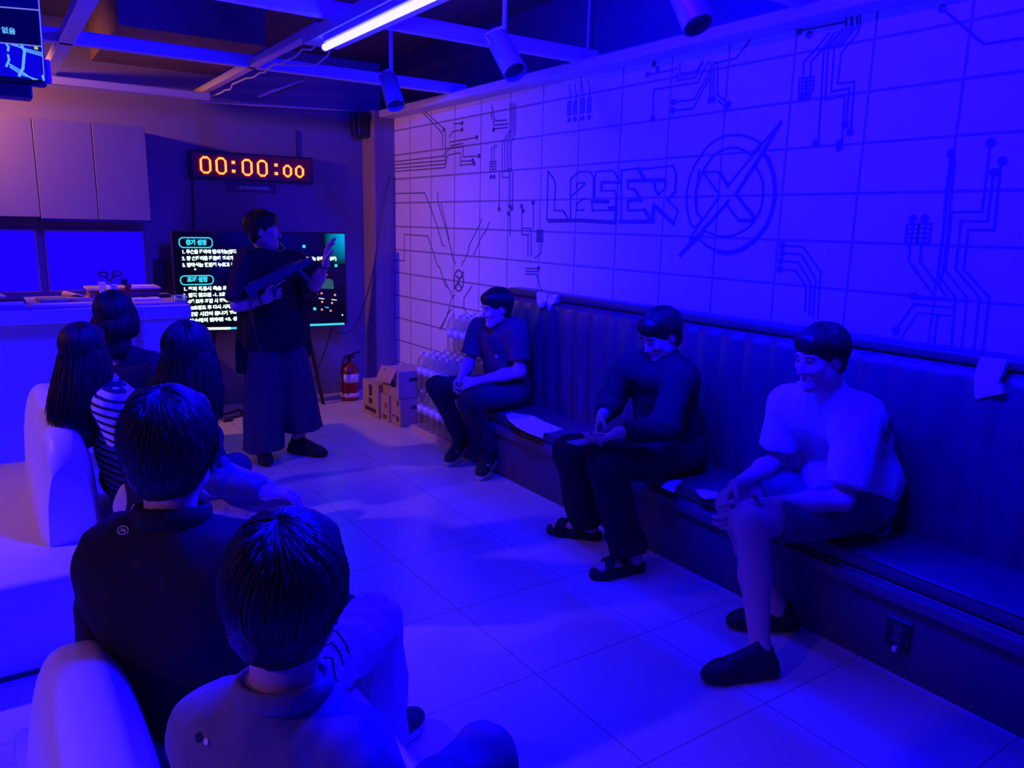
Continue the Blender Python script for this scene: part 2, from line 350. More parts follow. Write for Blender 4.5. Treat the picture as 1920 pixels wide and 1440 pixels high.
PADS=[(5.802,2.398),(5.509,2.424),(5.508,2.374),(5.284,2.299),(5.319,2.106),(5.34,2.131),(5.248,2.159),(5.046,2.336),(5.072,1.997),(5.028,1.995),(4.951,1.76),(4.951,1.76),(4.805,1.779),(4.781,1.763),(4.826,1.725),(4.657,1.778),(4.638,1.744),(4.516,1.802),(4.429,1.348),(4.141,2.322),(4.081,2.322),(4.004,2.32),(3.938,2.32),(3.433,2.504),(3.353,2.522),(3.37,2.261),(3.216,2.331),(3.216,2.287),(3.384,2.555),(2.951,2.313),(2.927,2.313),(2.822,2.28),(2.836,2.262),(2.39,2.262),(2.354,2.265),(2.435,2.561),(2.378,2.535),(1.774,2.527),(2.286,2.051),(2.167,2.039),(2.165,2.022),(2.148,2.119),(2.12,2.085),(1.664,1.968),(1.663,1.964),(1.521,1.999),(1.519,1.997),(1.492,1.887),(1.468,1.929),(1.786,1.711),(1.736,1.713),(1.74,1.391),(1.8,1.236),(2.419,1.579),(2.415,1.541),(2.419,1.505),(2.42,1.463)]
CHIPS=[[(5.09,2.108),(5.009,2.033)],[(4.462,1.613),(4.433,1.533)],[(4.419,1.613),(4.391,1.535)],[(4.162,2.434),(4.128,2.354)],[(4.102,2.433),(4.068,2.354)],[(4.026,2.436),(3.992,2.352)],[(3.96,2.436),(3.926,2.35)],[(2.408,2.348),(2.369,2.282)],[(2.369,2.347),(2.332,2.278)],[(1.806,1.689),(1.756,1.613)],[(1.755,1.69),(1.704,1.615)]]
EMBLEM=[(14,[(2.987,2.03),(2.939,2.081),(2.852,2.118),(2.771,2.123),(2.691,2.11),(2.634,2.087),(2.599,2.063),(2.648,2.019),(2.701,2.044),(2.765,2.061),(2.828,2.056),(2.897,2.029),(2.958,1.959),(2.994,1.872),(3.004,1.807),(2.984,1.731),(2.949,1.698),(3.009,1.655),(3.052,1.731),(3.07,1.817),(3.061,1.902),(3.035,1.972),(2.987,2.03)]),(26,[(2.583,2.016),(2.549,1.993),(2.509,1.919),(2.489,1.83),(2.496,1.753),(2.524,1.671),(2.592,1.591)]),(26,[(2.582,1.602),(2.664,1.55),(2.753,1.529),(2.819,1.533)]),(14,[(2.819,1.533),(2.899,1.56),(2.962,1.595)]),(12,[(2.617,1.958),(2.569,1.887),(2.56,1.801),(2.574,1.732),(2.622,1.67),(2.686,1.633),(2.766,1.613),(2.838,1.616),(2.921,1.637)]),(12,[(2.492,2.161),(2.603,2.055),(2.687,1.97),(2.776,1.882),(2.786,1.867),(2.839,1.927),(2.865,1.946),(2.963,1.948),(2.835,1.823),(2.9,1.745),(3.009,1.616),(3.036,1.557)]),(24,[(2.492,2.161),(2.588,2.016),(2.67,1.908),(2.729,1.826)]),(22,[(2.729,1.826),(2.605,1.714),(2.625,1.694),(2.699,1.696)]),(12,[(2.699,1.696),(2.776,1.768)]),(20,[(2.773,1.795),(2.877,1.694),(3.011,1.578)]),(26,[(2.939,1.627),(3.023,1.558),(3.087,1.502)]),(22,[(2.84,1.932),(2.787,1.876)]),(22,[(2.648,2.019),(2.599,2.063)]),(18,[(2.989,1.956),(3.004,1.84),(2.984,1.731)]),(14,[(5.465,1.187),(5.467,1.165),(5.474,1.144),(5.486,1.125),(5.501,1.11),(5.519,1.1),(5.538,1.096),(5.558,1.097),(5.576,1.104),(5.592,1.117),(5.605,1.134),(5.613,1.154),(5.616,1.177),(5.613,1.199),(5.606,1.221),(5.594,1.239),(5.579,1.254),(5.561,1.264),(5.541,1.268),(5.522,1.266),(5.503,1.259),(5.488,1.246),(5.476,1.229),(5.468,1.209),(5.465,1.187)]),(14,[(5.458,1.259),(5.615,1.109)]),(18,[(5.572,1.215),(5.528,1.196),(5.486,1.224)]),(14,[(5.6,1.117),(5.542,1.166),(5.491,1.126)])]
WORD=[(12,[(4.355,2.01),(4.351,1.848),(4.351,1.687),(4.107,1.689),(4.172,1.746),(4.271,1.749),(4.265,1.916),(4.287,1.958),(4.355,2.01)]),(14,[(4.172,1.746),(4.107,1.689)]),(12,[(4.088,1.695),(4.104,1.946),(4.023,1.99),(3.907,1.989),(3.87,1.949),(3.866,1.829)]),(12,[(4.097,1.832),(4.029,1.871),(3.955,1.911),(3.96,1.922),(4.037,1.921),(4.04,1.888)]),(12,[(3.954,1.824),(4.029,1.792),(4.026,1.746),(3.953,1.752)]),(12,[(3.853,1.829),(3.857,1.959),(3.846,1.986),(3.687,1.985),(3.617,1.912)]),(20,[(3.617,1.912),(3.79,1.919),(3.791,1.868)]),(12,[(3.791,1.868),(3.662,1.865),(3.647,1.831)]),(24,[(3.647,1.831),(3.644,1.671)]),(24,[(3.877,1.804),(3.719,1.8)]),(12,[(3.877,1.804),(3.869,1.746),(3.654,1.751)]),(20,[(3.712,1.765),(3.655,1.765)]),(28,[(4.332,1.678),(3.976,1.684),(3.644,1.675)]),(12,[(3.592,1.688),(3.615,1.984),(3.484,1.989)]),(24,[(3.468,1.986),(3.411,1.928)]),(24,[(3.551,1.92),(3.245,1.915)]),(20,[(3.551,1.92),(3.544,1.876)]),(12,[(3.544,1.876),(3.489,1.869)]),(22,[(3.489,1.869),(3.427,1.807)]),(22,[(3.542,1.806),(3.423,1.806)]),(14,[(3.542,1.806),(3.533,1.746),(3.396,1.751)]),(22,[(3.396,1.751),(3.34,1.692)]),(28,[(3.608,1.681),(3.314,1.683)]),(12,[(3.445,1.982),(3.223,1.99),(3.189,1.991),(3.158,1.939)]),(20,[(3.158,1.939),(3.159,1.847),(3.214,1.805)]),(12,[(3.214,1.805),(3.127,1.745),(3.154,1.672)]),(26,[(3.154,1.672),(3.318,1.776),(3.325,1.69)]),(18,[(3.329,1.906),(3.31,1.855),(3.287,1.835)]),(12,[(3.287,1.835),(3.234,1.873),(3.241,1.915)])]

W3 = lambda p: Vector((XW, p[0], p[1]))
NX = (-1, 0, 0)
bm = nb()
for k_, ln in enumerate(TRACES): add_ribbon(bm, [W3(p) for p in ln], NX, 0.0095, 0.0010 + 0.00013 * (k_ % 9))
for k_, p in enumerate(PADS): add_disc(bm, W3(p), NX, 0.0175, 0.0030 + 0.00015 * (k_ % 7), 12)
for (a, b) in CHIPS:
    ys = sorted((a[0], b[0])); zs = sorted((a[1], b[1])); w = ys[1] - ys[0]
    for i in range(3): add_ribbon(bm, [W3((ys[0] + w * i / 2, zs[0])), W3((ys[0] + w * i / 2, zs[1]))], NX, 0.008, 0.0022)
    for i in range(5): add_ribbon(bm, [W3((ys[0], zs[0] + (zs[1] - zs[0]) * i / 4)), W3((ys[1], zs[0] + (zs[1] - zs[0]) * i / 4))], NX, 0.008, 0.0025)
o = struct('circuit_drawing', bm, M['ink'], wall_r); o['label'] = 'dark circuit traces drawn on the tiles'
bm = nb()
for k_, (w, ln) in enumerate(WORD): add_ribbon(bm, [W3(p) for p in ln], NX, w * 0.00088, 0.0028 + 0.00012 * (k_ % 11))
o = struct('lettering', bm, M['ink'], wall_r); o['label'] = 'outlined block letters drawn on the tiles'
bm = nb()
def curved(P):
    P = [Vector(p) for p in P]; out = []
    for i in range(len(P) - 1):
        a, b, c, d = P[max(i - 1, 0)], P[i], P[i + 1], P[min(i + 2, len(P) - 1)]
        for k in range(3):
            s = k / 3; out.append(0.5 * ((2 * b) + (c - a) * s + (2 * a - 5 * b + 4 * c - d) * s * s + (3 * b - a - 3 * c + d) * s ** 3))
    return out + [P[-1]]
for k_, (w, ln) in enumerate(EMBLEM): add_ribbon(bm, curved([W3(p) for p in ln]) if k_ in (0, 1, 2, 4) else [W3(p) for p in ln], NX, w * 0.00088, 0.0028 + 0.00012 * (k_ % 11))
o = struct('emblem', bm, M['ink'], wall_r); o['label'] = 'crossed circle emblem drawn on the tiles'

# painted steel grid under the ceiling
def beam(n, lo, hi, m='steel'):
    bm = nb(); add_box(bm, lo, hi, 0.006, 1); return struct('trim_%d' % n, bm, M[m])
beam(1, (XL, 3.86, 2.62), (XW, 3.92, 2.70))
beam(2, (XL, 5.42, 2.62), (XW, 5.48, 2.70))
beam(3, (0.47, 6.58, 2.545), (1.60, 6.64, 2.60))
beam(4, (XL, 2.30, 2.62), (XW, 2.36, 2.70))
beam(5, (3.10, YF, 2.57), (XW, YB, 2.63))
beam(6, (0.49, 2.0, 2.62), (0.57, 6.98, 2.68))
beam(7, (1.57, 4.2, 2.62), (1.63, 6.98, 2.67))
bm = nb(); add_box(bm, (3.236, YF, 2.63), (XW, YB, ZC)); struct('trim_17', bm, M['void'])
# slotted channel that carries the tube
bm = nb()
add_box(bm, (1.52, 1.2, 2.56), (1.60, 4.25, 2.62))
for i in range(36):
    y0 = 1.2 + i * 0.0847
    add_box(bm, (1.64, y0, 2.56), (1.655, y0 + 0.052, 2.58))
add_box(bm, (1.60, 1.2, 2.56), (1.64, 4.25, 2.58)); add_box(bm, (1.655, 1.2, 2.56), (1.72, 4.25, 2.58))
struct('trim_8', bm, M['steel'])
# soffit box with a raw wooden underside above the cabinets
bm = nb(); add_box(bm, (0.84, 5.6, 2.80), (1.75, 7.0, 3.08)); struct('trim_9', bm, M['duct'])
# thin pipes
bm = nb(); add_tube(bm, [(1.58, 6.93, 2.575), (2.93, 6.93, 2.63)], 0.011); add_tube(bm, [(2.05, 6.85, 2.65), (2.45, 6.85, 2.83)], 0.012); struct('trim_10', bm, M['steel'], smooth=True)
for n, (x, y) in enumerate(((3.175, 3.89), (2.6, 5.45), (0.9, 3.89), (2.35, 2.33))):
    bm = nb(); add_tube(bm, [(x, y, 2.69), (x, y, ZC)], 0.007); struct('trim_%d' % (11 + n), bm, M['steel'], smooth=True)
bm = nb(); add_box(bm, (2.93, 6.80, 2.40), (3.03, 6.99, 2.62), 0.01); add_tube(bm, [(2.90, 6.85, 2.62), (2.92, 6.85, 2.38)], 0.012); struct('trim_15', bm, M['black'])

# ================================================================== lamps
def blue_tube(y0, y1, label, x=1.56, z=2.515, m='bluetube'):
    t = thing('tube_light', label, 'light', (x, (y0 + y1) / 2, z))
    bm = nb(); add_tube(bm, [(x, y0, z), (x, y1, z)], 0.0175, 14); tb = obj('tube', bm, M[m], t, True)
    bm = nb(); add_box(bm, (x - .02, y0 + .02, z + .0185), (x + .02, y1 - .02, z + .045), 0.003, 1); obj('housing', bm, M['steel'], t)
    for y, s in ((y0, -1), (y1, 1)):
        bm = nb(); add_tube(bm, [(x, y, z), (x, y + s * 0.012, z)], 0.019, 14); obj('end_cap', bm, M['steel'], t)
    return t
M['bluetube'] = emission('blue_tube_glow', (0.0043, 0.0040, 1.0), BLUE_V)
M['bluetube_high'] = emission('high_blue_tube_glow', (0.0020, 0.0001, 1.0), BLUE)
blue_tube(2.45, 4.03, 'glowing blue tube light under the slotted steel channel')
blue_tube(1.25, 3.15, 'blue tube light high on the ceiling above the picture', 1.56, 2.95, 'bluetube_high')

# warm lamps at the left, outside the picture: a spotlight over the counter and a downlight over the sofas
def warm_spot(loc, aim, power, half, blend, label, body_m='black'):
    t = thing('warm_spotlight', label, 'light', loc)
    loc, aim = Vector(loc), Vector(aim); d = (aim - loc).normalized()
    bm = nb(); add_lathe(bm, [(0, -.14), (.045, -.13), (.055, -.10), (.058, .0), (.054, .0), (.050, -.09), (0, -.10)], 20, loc, d); obj('lamp_can', bm, M[body_m], t)
    bm = nb(); add_tube(bm, [loc - d * .12, Vector((loc.x - d.x * .12, loc.y - d.y * .12, ZC))], .01); obj('stem', bm, M[body_m], t)
    l = bpy.data.lights.new('lamp_light', 'SPOT'); l.energy = power; l.color = (1.0, 0.30, 0.05); l.spot_size = 2 * math.radians(half); l.spot_blend = blend; l.shadow_soft_size = 0.045
    o = bpy.data.objects.new('lamp_light', l); COL.objects.link(o); o.parent = t
    o.location = d * 0.02; o.rotation_euler = d.to_track_quat('-Z', 'Y').to_euler()
    return t
warm_spot((-0.62, 6.32, 2.58), (3.2, 7.2, 0.75), WARM_A, 54, 1.0, 'warm spotlight over the counter, left of the picture')
warm_spot((-1.9, 4.0, 2.4), (-0.1, 3.9, 0.4), WARM_B, 33, 1.0, 'warm spotlight left of the farther sofa, outside the picture')
warm_spot((-1.6, 1.3, 2.0), (0.0, 1.4, 0.6), WARM_C, 25, 1.0, 'warm spotlight left of the nearer sofa, outside the picture')

# three track spotlights, switched off
def spot(stem_top, joint, end, label):
    t = thing('track_spotlight', label, 'light', stem_top, 'track spotlights under the ceiling grid')
    stem_top, joint, end = Vector(stem_top), Vector(joint), Vector(end)
    d = (end - joint).normalized(); L = (end - joint).length
    c = joint + Vector((0.0, 0.0, 0.0))
    bm = nb(); add_tube(bm, [stem_top, Vector((stem_top.x, stem_top.y, joint.z + 0.02))], 0.011); obj('stem', bm, M['steel'], t, True)
    bm = nb(); add_lathe(bm, [(0.0, -.015), (.046, -.012), (.054, 0.0), (.056, L), (.050, L), (.047, L - .03), (.0, L - .035)], 22, c, d); o = obj('lamp_can', bm, M['grey'], t); smooth_by_angle(o)
    bm = nb(); u, v = frame_of(d); s = Vector((1, 0, 0)) if abs(d.x) < .8 else Vector((0, 1, 0))
    add_tube(bm, [c + d * .07 + s * .06, c + s * .062 - d * .0, Vector((stem_top.x, stem_top.y, joint.z + .035)), c - s * .062, c + d * .07 - s * .06], 0.008, 6); obj('bracket', bm, M['steel'], t)
    bm = nb(); add_lathe(bm, [(0, 0), (.045, .0), (.045, .004), (0, .004)], 20, c + d * (L - .028), d); obj('lens', bm, M['darkgrey'], t)
    return t
spot((2.15, 4.49, ZC), (2.15, 4.55, 2.515), (2.15, 4.43, 2.33), 'grey spotlight nearest the corner pillar, angled down to the right')
spot((2.15, 3.26, ZC), (2.15, 3.33, 2.53), (2.15, 3.16, 2.345), 'grey spotlight right of the glowing tube, beside the middle beam')
spot((2.15, 2.13, ZC), (2.15, 2.14, 2.52), (2.15, 2.03, 2.345), 'grey spotlight cut off by the top of the picture')

# cable with little bulbs tied along the steel grid
bm = nb(); rnd = random.Random(3)
pts = [(1.645 + rnd.uniform(-.012, .012), 4.25 + 2.6 * i / 24, 2.60 + rnd.uniform(-.018, .008)) for i in range(25)]
add_tube(bm, pts, 0.006, 6)
t = tag(obj('string_cable', bm, M['steel'], None, True), 'pale cable tied along the ceiling bar left of the tube', 'cable')
t2 = nb(); add_tube(t2, [(1.66, 4.15, 2.60), (1.70, 4.35, 2.545), (1.72, 4.6, 2.53), (1.68, 4.9, 2.57), (1.66, 5.1, 2.60)], 0.005, 6)
tag(obj('loop_cable', t2, M['steel'], None, True), 'pale cable drooping in a loop beside the end of the tube', 'cable')

# ================================================================== back wall
# digital timer
t = thing('digital_timer', 'long black digital timer with red digits on the back wall', 'timer', (2.02, 6.98, 2.07))
bm = nb(); add_box(bm, (1.495, 6.93, 1.963), (2.54, 6.998, 2.19), 0.006, 1); obj('housing', bm, M['black'], t)
bm = nb(); add_box(bm, (1.515, 6.925, 1.983), (2.52, 6.9305, 2.172)); obj('display_panel', bm, mat('dark_red_acrylic', (0.20, 0.012, 0.03), 0.5, 0.4), t)
def dots(bm, y, x0, x1, z0, z1, nx, nz, thick, cut):
    for i in range(nx):
        for j in range(nz):
            e = min(i, nx - 1 - i, j, nz - 1 - j); ci = min(i, nx - 1 - i); cj = min(j, nz - 1 - j)
            if ci + cj < cut: continue
            if e < thick or ci + cj < cut + thick:
                x = x0 + (x1 - x0) * (i + .5) / nx; z = z0 + (z1 - z0) * (j + .5) / nz
                sx = (x1 - x0) / nx * .36; sz = (z1 - z0) / nz * .34
                add_prism(bm, [(x - sx, y, z - sz), (x + sx, y, z - sz), (x + sx, y, z + sz), (x - sx, y, z + sz)], (0, -0.004, 0))
for (x0, x1, z0, z1, nx, nz) in ((1.572, 1.662, 2.004, 2.143, 11, 17), (1.697, 1.787, 2.004, 2.143, 11, 17), (1.912, 2.002, 2.004, 2.143, 11, 17), (2.041, 2.131, 2.004, 2.143, 11, 17),
                                 (2.266, 2.346, 2.010, 2.116, 9, 13), (2.374, 2.454, 2.010, 2.116, 9, 13)):
    bm = nb(); dots(bm, 6.925, x0, x1, z0, z1, nx, nz, 2, 3); obj('digit', bm, M['led'], t)
for x in (1.843, 2.206):
    for z in (2.108, 2.036):
        bm = nb(); dots(bm, 6.925, x - .014, x + .014, z - .012, z + .012, 3, 3, 2, 0); obj('colon_dot', bm, M['led'], t)
# small sign under the timer
t = thing('name_sign', 'small dark name sign under the digital timer', 'sign', (2.01, 6.99, 1.9))
bm = nb(); add_box(bm, (1.805, 6.982, 1.872), (2.22, 6.999, 1.942), 0.003, 1); obj('plate', bm, M['darkgrey'], t)
text_part('lettering', '· LASERMANIA ·', (1.85, 6.98, 1.893), (1, 0, 0), (0, 0, 1), 0.04, M['paper'], t, 0.0005, 0.33)
# cables on the wall
def cable(label, pts, r=0.006, m='black', cat='cable'):
    bm = nb()
    P = [Vector(p) for p in pts]; out = []
    for i in range(len(P) - 1):
        a, b, c, d = P[max(i - 1, 0)], P[i], P[i + 1], P[min(i + 2, len(P) - 1)]
        for k in range(6):
            s = k / 6
            out.append(0.5 * ((2 * b) + (c - a) * s + (2 * a - 5 * b + 4 * c - d) * s * s + (3 * b - a - 3 * c + d) * s ** 3))
    out.append(P[-1]); add_tube(bm, out, r, 6)
    return tag(obj('cable', bm, M[m], None, True), label, cat)
cable('black cable running down from the left end of the timer to the television', [(1.522, 6.993, 1.97), (1.515, 6.993, 1.75), (1.502, 6.993, 1.4)], 0.007)
cable('black cable rising from the right end of the timer', [(2.408, 6.993, 2.18), (2.412, 6.993, 2.3), (2.414, 6.993, 2.42)], 0.006)
cable('thin cable hanging in a bow from the corner pillar to the television', [(3.20, 6.72, 2.06), (3.14, 6.715, 1.85), (3.08, 6.71, 1.575), (3.02, 6.70, 1.25), (2.93, 6.69, .95), (2.82, 6.70, .70), (2.72, 6.74, .62), (2.60, 6.76, .66)], 0.006, 'darkgrey')
cable('thin cable hanging below the television behind the standing person', [(2.62, 6.76, .69), (2.60, 6.9, .45), (2.50, 6.92, .2), (2.46, 6.9, .012)], 0.005)
cable('black cord curled on the floor left of the standing person', [(1.30, 6.75, .01), (1.45, 6.6, .01), (1.60, 6.62, .01), (1.74, 6.72, .01), (1.70, 6.52, .01), (1.57, 6.46, .01), (1.52, 6.38, .01), (1.60, 6.40, .01)], 0.008)

# ---------------- television
t = thing('television', 'large television with Korean instruction text behind the standing person', 'television', (1.98, 6.65, 0))
bm = nb(); add_box(bm, (1.252, 6.605, 0.722), (2.704, 6.66, 1.543), 0.006, 1); obj('bezel', bm, M['black'], t)
SY = 6.60
bm = nb(); add_box(bm, (1.264, SY, 0.738), (2.692, 6.6055, 1.532)); scr = obj('screen', bm, M['screen'], t)
for x0, x1 in ((1.55, 1.43), (2.335, 2.46)):
    bm = nb(); add_tube(bm, [(x0, 6.635, 0.72), (x1, 6.62, 0.0)], 0.018, 8); obj('leg', bm, M['black'], t)
def tv_text(body, px, py, w, h, m='txt', bold=0.0022):
    a = on_y(px, py, SY - 0.001)
    text_part('screen_text', body, a, (1, 0, 0), (0, 0, 1), h, M[m], scr, bold, w)
rows = [('1. 두손을 잡아야 발사가능(양쪽', 341, 475, .42), ('2. 양 손잡이를 잡을때 센서가 작동', 341.5, 487.5, .47), ('3. 방아쇠는 한번씩 누르고 조준', 342, 500, .44),
        ('1. 조끼 착용시 목숨 표시됨', 344, 545, .40), ('2. 앞쪽 맞으면 -1, 3초간 정지', 344, 557, .44), ('3. 4개 모두 차감 시 탈락합니다', 344, 569, .44), ('4. 10초정도 후 다시 시작됨', 345, 581, .40),
        ('5. 팀당 시간이 끝나기 전까지', 345, 593, .46), ('6. 실수없이 맞추면 +3, 성공', 345, 605, .46)]
for s_, px, py, w in rows: tv_text(s_, px, py, w, 0.036)
tv_text('(자판기 안보이는 공격시 X 상태)', 549, 488, .395, 0.034)
def pill(px0, py0, px1, py1, txt):
    a = on_y(px0, py1, SY); b = on_y(px1, py0, SY); r = 0.03; pts = []
    for cx, cz, st in ((b.x - r, b.z - r, 0), (a.x + r, b.z - r, 90), (a.x + r, a.z + r, 180), (b.x - r, a.z + r, 270)):
        for k in range(5):
            an = math.radians(st + k * 22.5); pts.append(Vector((cx + r * math.cos(an), SY, cz + r * math.sin(an))))
    pts.append(pts[0]); bm = nb(); add_ribbon(bm, pts, (0, -1, 0), 0.009, 0.001)
    obj('heading_frame', bm, M['cyan'], scr)
    text_part('heading_text', txt, (a.x + (b.x - a.x) * .2, SY - .001, a.z + .024), (1, 0, 0), (0, 0, 1), 0.045, M['cyan'], scr, 0.003, (b.x - a.x) * .62)
pill(336.5, 446, 397.5, 464, '총기 설명')
pill(339, 516.5, 399.5, 534, '조끼 설명')
def bar(px0, py0, px1, py1, w, m, name='screen_bar'):
    bm = nb(); add_ribbon(bm, [on_y(px0, py0, SY), on_y(px1, py1, SY)], (0, -1, 0), w, 0.001); obj(name, bm, M[m], scr)
bar(345, 617, 431, 615.5, 0.02, 'txt'); bar(431, 615.5, 644.5, 607, 0.018, 'cyan')
for px, py, r, m in ((570, 462, .015, 'cyan'), (630, 498, .015, 'cyan'), (590, 579, .015, 'cyan'), (592, 541, .013, 'scrred'), (603, 550, .010, 'pink'), (628, 553, .010, 'pink'), (604, 566, .010, 'pink'),
                     (622.5, 568, .010, 'pink'), (603.5, 580.5, .010, 'pink'), (620, 582.5, .010, 'pink'), (366, 505, .008, 'txt'), (642, 590.5, .007, 'txt'), (596, 551, .004, 'scrred')):
    bm = nb(); add_disc(bm, on_y(px, py, SY), (0, -1, 0), r, 0.001, 12); obj('screen_dot', bm, M[m], scr)
bar(598, 559, 607.5, 560.5, .006, 'txt'); bar(622, 561.5, 631, 562.8, .006, 'txt'); bar(610, 576, 616, 577, .008, 'cyan'); bar(606, 514.5, 613, 515.5, .012, 'scrred')
bm = nb(); add_prism(bm, [on_y(a, b, SY) for a, b in ((599, 541), (626, 542), (625, 528), (621, 523), (611, 522), (604, 529))], (0, -.001, 0)); obj('screen_figure', bm, M['scrteal'], scr)
# cyan corner picture of the screen
m = bpy.data.materials.new('screen_corner_picture'); m.use_nodes = True; nt = m.node_tree; nt.nodes.clear()
o_ = nt.nodes.new('ShaderNodeOutputMaterial'); e_ = nt.nodes.new('ShaderNodeEmission'); g_ = nt.nodes.new('ShaderNodeTexCoord'); sp_ = nt.nodes.new('ShaderNodeSeparateXYZ'); rp = nt.nodes.new('ShaderNodeMapRange'); rq = nt.nodes.new('ShaderNodeMapRange'); ml = nt.nodes.new('ShaderNodeMath'); ml.operation = 'MULTIPLY'
nt.links.new(g_.outputs['Generated'], sp_.inputs[0]); nt.links.new(sp_.outputs[0], rp.inputs[0]); nt.links.new(sp_.outputs[2], rq.inputs[0])
rp.inputs[1].default_value = 0.0; rp.inputs[2].default_value = 0.9; rp.inputs[3].default_value = 0.0; rp.inputs[4].default_value = 1.0
rq.inputs[1].default_value = 0.0; rq.inputs[2].default_value = 0.8; rq.inputs[3].default_value = 0.0; rq.inputs[4].default_value = 1.0
nt.links.new(rp.outputs[0], ml.inputs[0]); nt.links.new(rq.outputs[0], ml.inputs[1]); nt.links.new(ml.outputs[0], e_.inputs[1]); e_.inputs[0].default_value = (0.0, 0.40, 0.85, 1); nt.links.new(e_.outputs[0], o_.inputs[0])
a = on_y(608, 497, SY); bm = nb(); add_box(bm, (a.x, SY - .0005, a.z), (2.692, SY + .001, 1.532)); obj('screen_picture', bm, m, scr)
M['corner'] = m

# ---------------- kitchen cabinets, boards, counter
t = thing('wall_cabinet', 'beige three door wall cabinet on the back wall', 'cabinet', (0.3, 6.98, 1.62))
bm = nb(); add_box(bm, (-0.75, 6.67, 1.625), (1.125, 6.995, 2.31), 0.003, 1); obj('body', bm, M['cab'], t)
for x0, x1 in ((-0.74, -0.36), (-0.355, 0.018), (0.022, 0.386), (0.390, 0.760), (0.764, 1.123)):
    bm = nb(); add_box(bm, (x0, 6.648, 1.622 if x0 < .38 else 1.612), (x1, 6.67, 2.312), 0.003, 1); obj('door', bm, M['cab'], t)
bm = nb(); add_box(bm, (0.39, 6.66, 1.596), (1.135, 6.99, 1.625)); obj('bottom_rail', bm, M['darkgrey'], t)
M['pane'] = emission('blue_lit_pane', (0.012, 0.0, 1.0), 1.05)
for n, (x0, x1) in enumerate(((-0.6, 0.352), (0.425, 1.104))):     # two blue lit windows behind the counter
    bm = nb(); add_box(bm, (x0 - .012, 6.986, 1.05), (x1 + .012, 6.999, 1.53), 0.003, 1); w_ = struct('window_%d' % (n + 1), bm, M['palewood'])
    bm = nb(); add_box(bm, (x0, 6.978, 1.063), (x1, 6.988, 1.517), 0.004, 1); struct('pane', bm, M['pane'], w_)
bm = nb(); add_box(bm, (-1.4, 6.45, 0), (1.13, 6.99, 0.93), 0.004, 1); o = obj('kitchen_base_cabinet', bm, M['wood']); tag(o, 'dark base cabinet under the white boards behind the counter', 'cabinet')
bm = nb(); add_box(bm, (1.18, 6.85, 1.06), (1.24, 6.99, 1.30), 0.01); o = obj('door_phone', bm, M['black']); tag(o, 'small black box beside the right white board', 'box')

t = thing('counter', 'long white reception counter behind the seated women', 'counter', (0, 5.6, 0))
bm = nb(); add_box(bm, (-1.6, 5.35, 1.0), (1.11, 6.08, 1.085), 0.012); obj('fascia', bm, M['counter'], t)
bm = nb(); add_box(bm, (-1.58, 5.40, 1.085), (1.10, 6.08, 1.10), 0.004, 1); obj('counter_top', bm, M['countertop'], t)
bm = nb(); add_box(bm, (-1.6, 5.56, 0.05), (0.82, 6.0, 1.0)); obj('front_panel', bm, M['counter'], t)
bm = nb(); add_box(bm, (0.82, 5.40, 0.0), (1.10, 6.05, 1.0), 0.004, 1); obj('side_panel', bm, M['counter'], t)
bm = nb(); add_box(bm, (-1.6, 5.60, 0.0), (0.82, 5.98, 0.05)); obj('plinth', bm, M['darkgrey'], t)

# things on the counter
ZT = 1.10
def simple(name, bm, m, label, cat, group=None, smooth=False):
    return tag(obj(name, bm, M[m], None, smooth), label, cat, group)
t = thing('storage_box', 'low wooden box at the back of the counter', 'box', (.79, 5.9, ZT))
bm = nb(); add_box(bm, (.575, 5.83, ZT), (1.005, 6.03, ZT + .052), 0.004, 1); obj('body', bm, M['wood'], t)
bm = nb(); add_box(bm, (.562, 5.80, ZT + .052), (1.015, 6.05, ZT + .068), 0.004, 1); obj('lid', bm, M['palewood'], t)
t = thing('pen_cup', 'blue cup standing on the counter in front of the wooden box', 'cup', (.70, 5.74, ZT))
bm = nb(); add_lathe(bm, [(.026, 0), (.032, .095), (.029, .095), (.024, .006), (0, .006)], 18, (.70, 5.74, ZT)); obj('cup', bm, M['paper'], t, True)
t = thing('scissors', 'dark scissors standing handles up in the cup', 'scissors', (.70, 5.74, ZT + .02))
bm = nb(); add_tube(bm, [(.705, 5.74, ZT + .02), (.685, 5.735, ZT + .13)], 0.005, 6); obj('blade', bm, M['grey'], t)
for cx, cz in ((.655, ZT + .165), (.735, ZT + .168)):
    bm = nb(); add_tube(bm, [Vector((.69, 5.735, ZT + .12)), Vector((cx * .6 + .69 * .4, 5.735, cz - .018))] + [Vector((cx + .026 * math.cos(a), 5.735, cz + .016 * math.sin(a))) for a in np.linspace(-1.6, 4.6, 12)], 0.006, 6); obj('handle', bm, M['black'], t)
t = thing('brush', 'brown handled brush leaning in front of the wooden box', 'brush', (.80, 5.75, ZT))
bm = nb(); add_box(bm, (.775, 5.74, ZT + .005), (.812, 5.76, ZT + .10), 0.005, 2, Matrix.Rotation(.22, 3, 'Y')); obj('handle', bm, M['red'], t)
bm = nb(); add_box(bm, (.757, 5.737, ZT + .09), (.797, 5.763, ZT + .135), 0.004, 2, Matrix.Rotation(.22, 3, 'Y')); obj('head', bm, M['black'], t)
bm = nb(); add_box(bm, (.63, 5.78, ZT), (.672, 5.80, ZT + .11), 0.004); simple('white_card', bm, 'paper', 'white card standing beside the cup on the counter', 'card')
bm = nb(); add_box(bm, (.27, 5.62, ZT), (.43, 5.80, ZT + .02), 0.003, 1, Matrix.Rotation(.1, 3, 'Z')); simple('notebook', bm, 'green', 'grey green notebook lying on the counter', 'notebook')
bm = nb(); add_box(bm, (.06, 5.60, ZT), (.20, 5.78, ZT + .028), 0.006); simple('black_pouch', bm, 'black', 'flat black case at the left end of the counter', 'case')
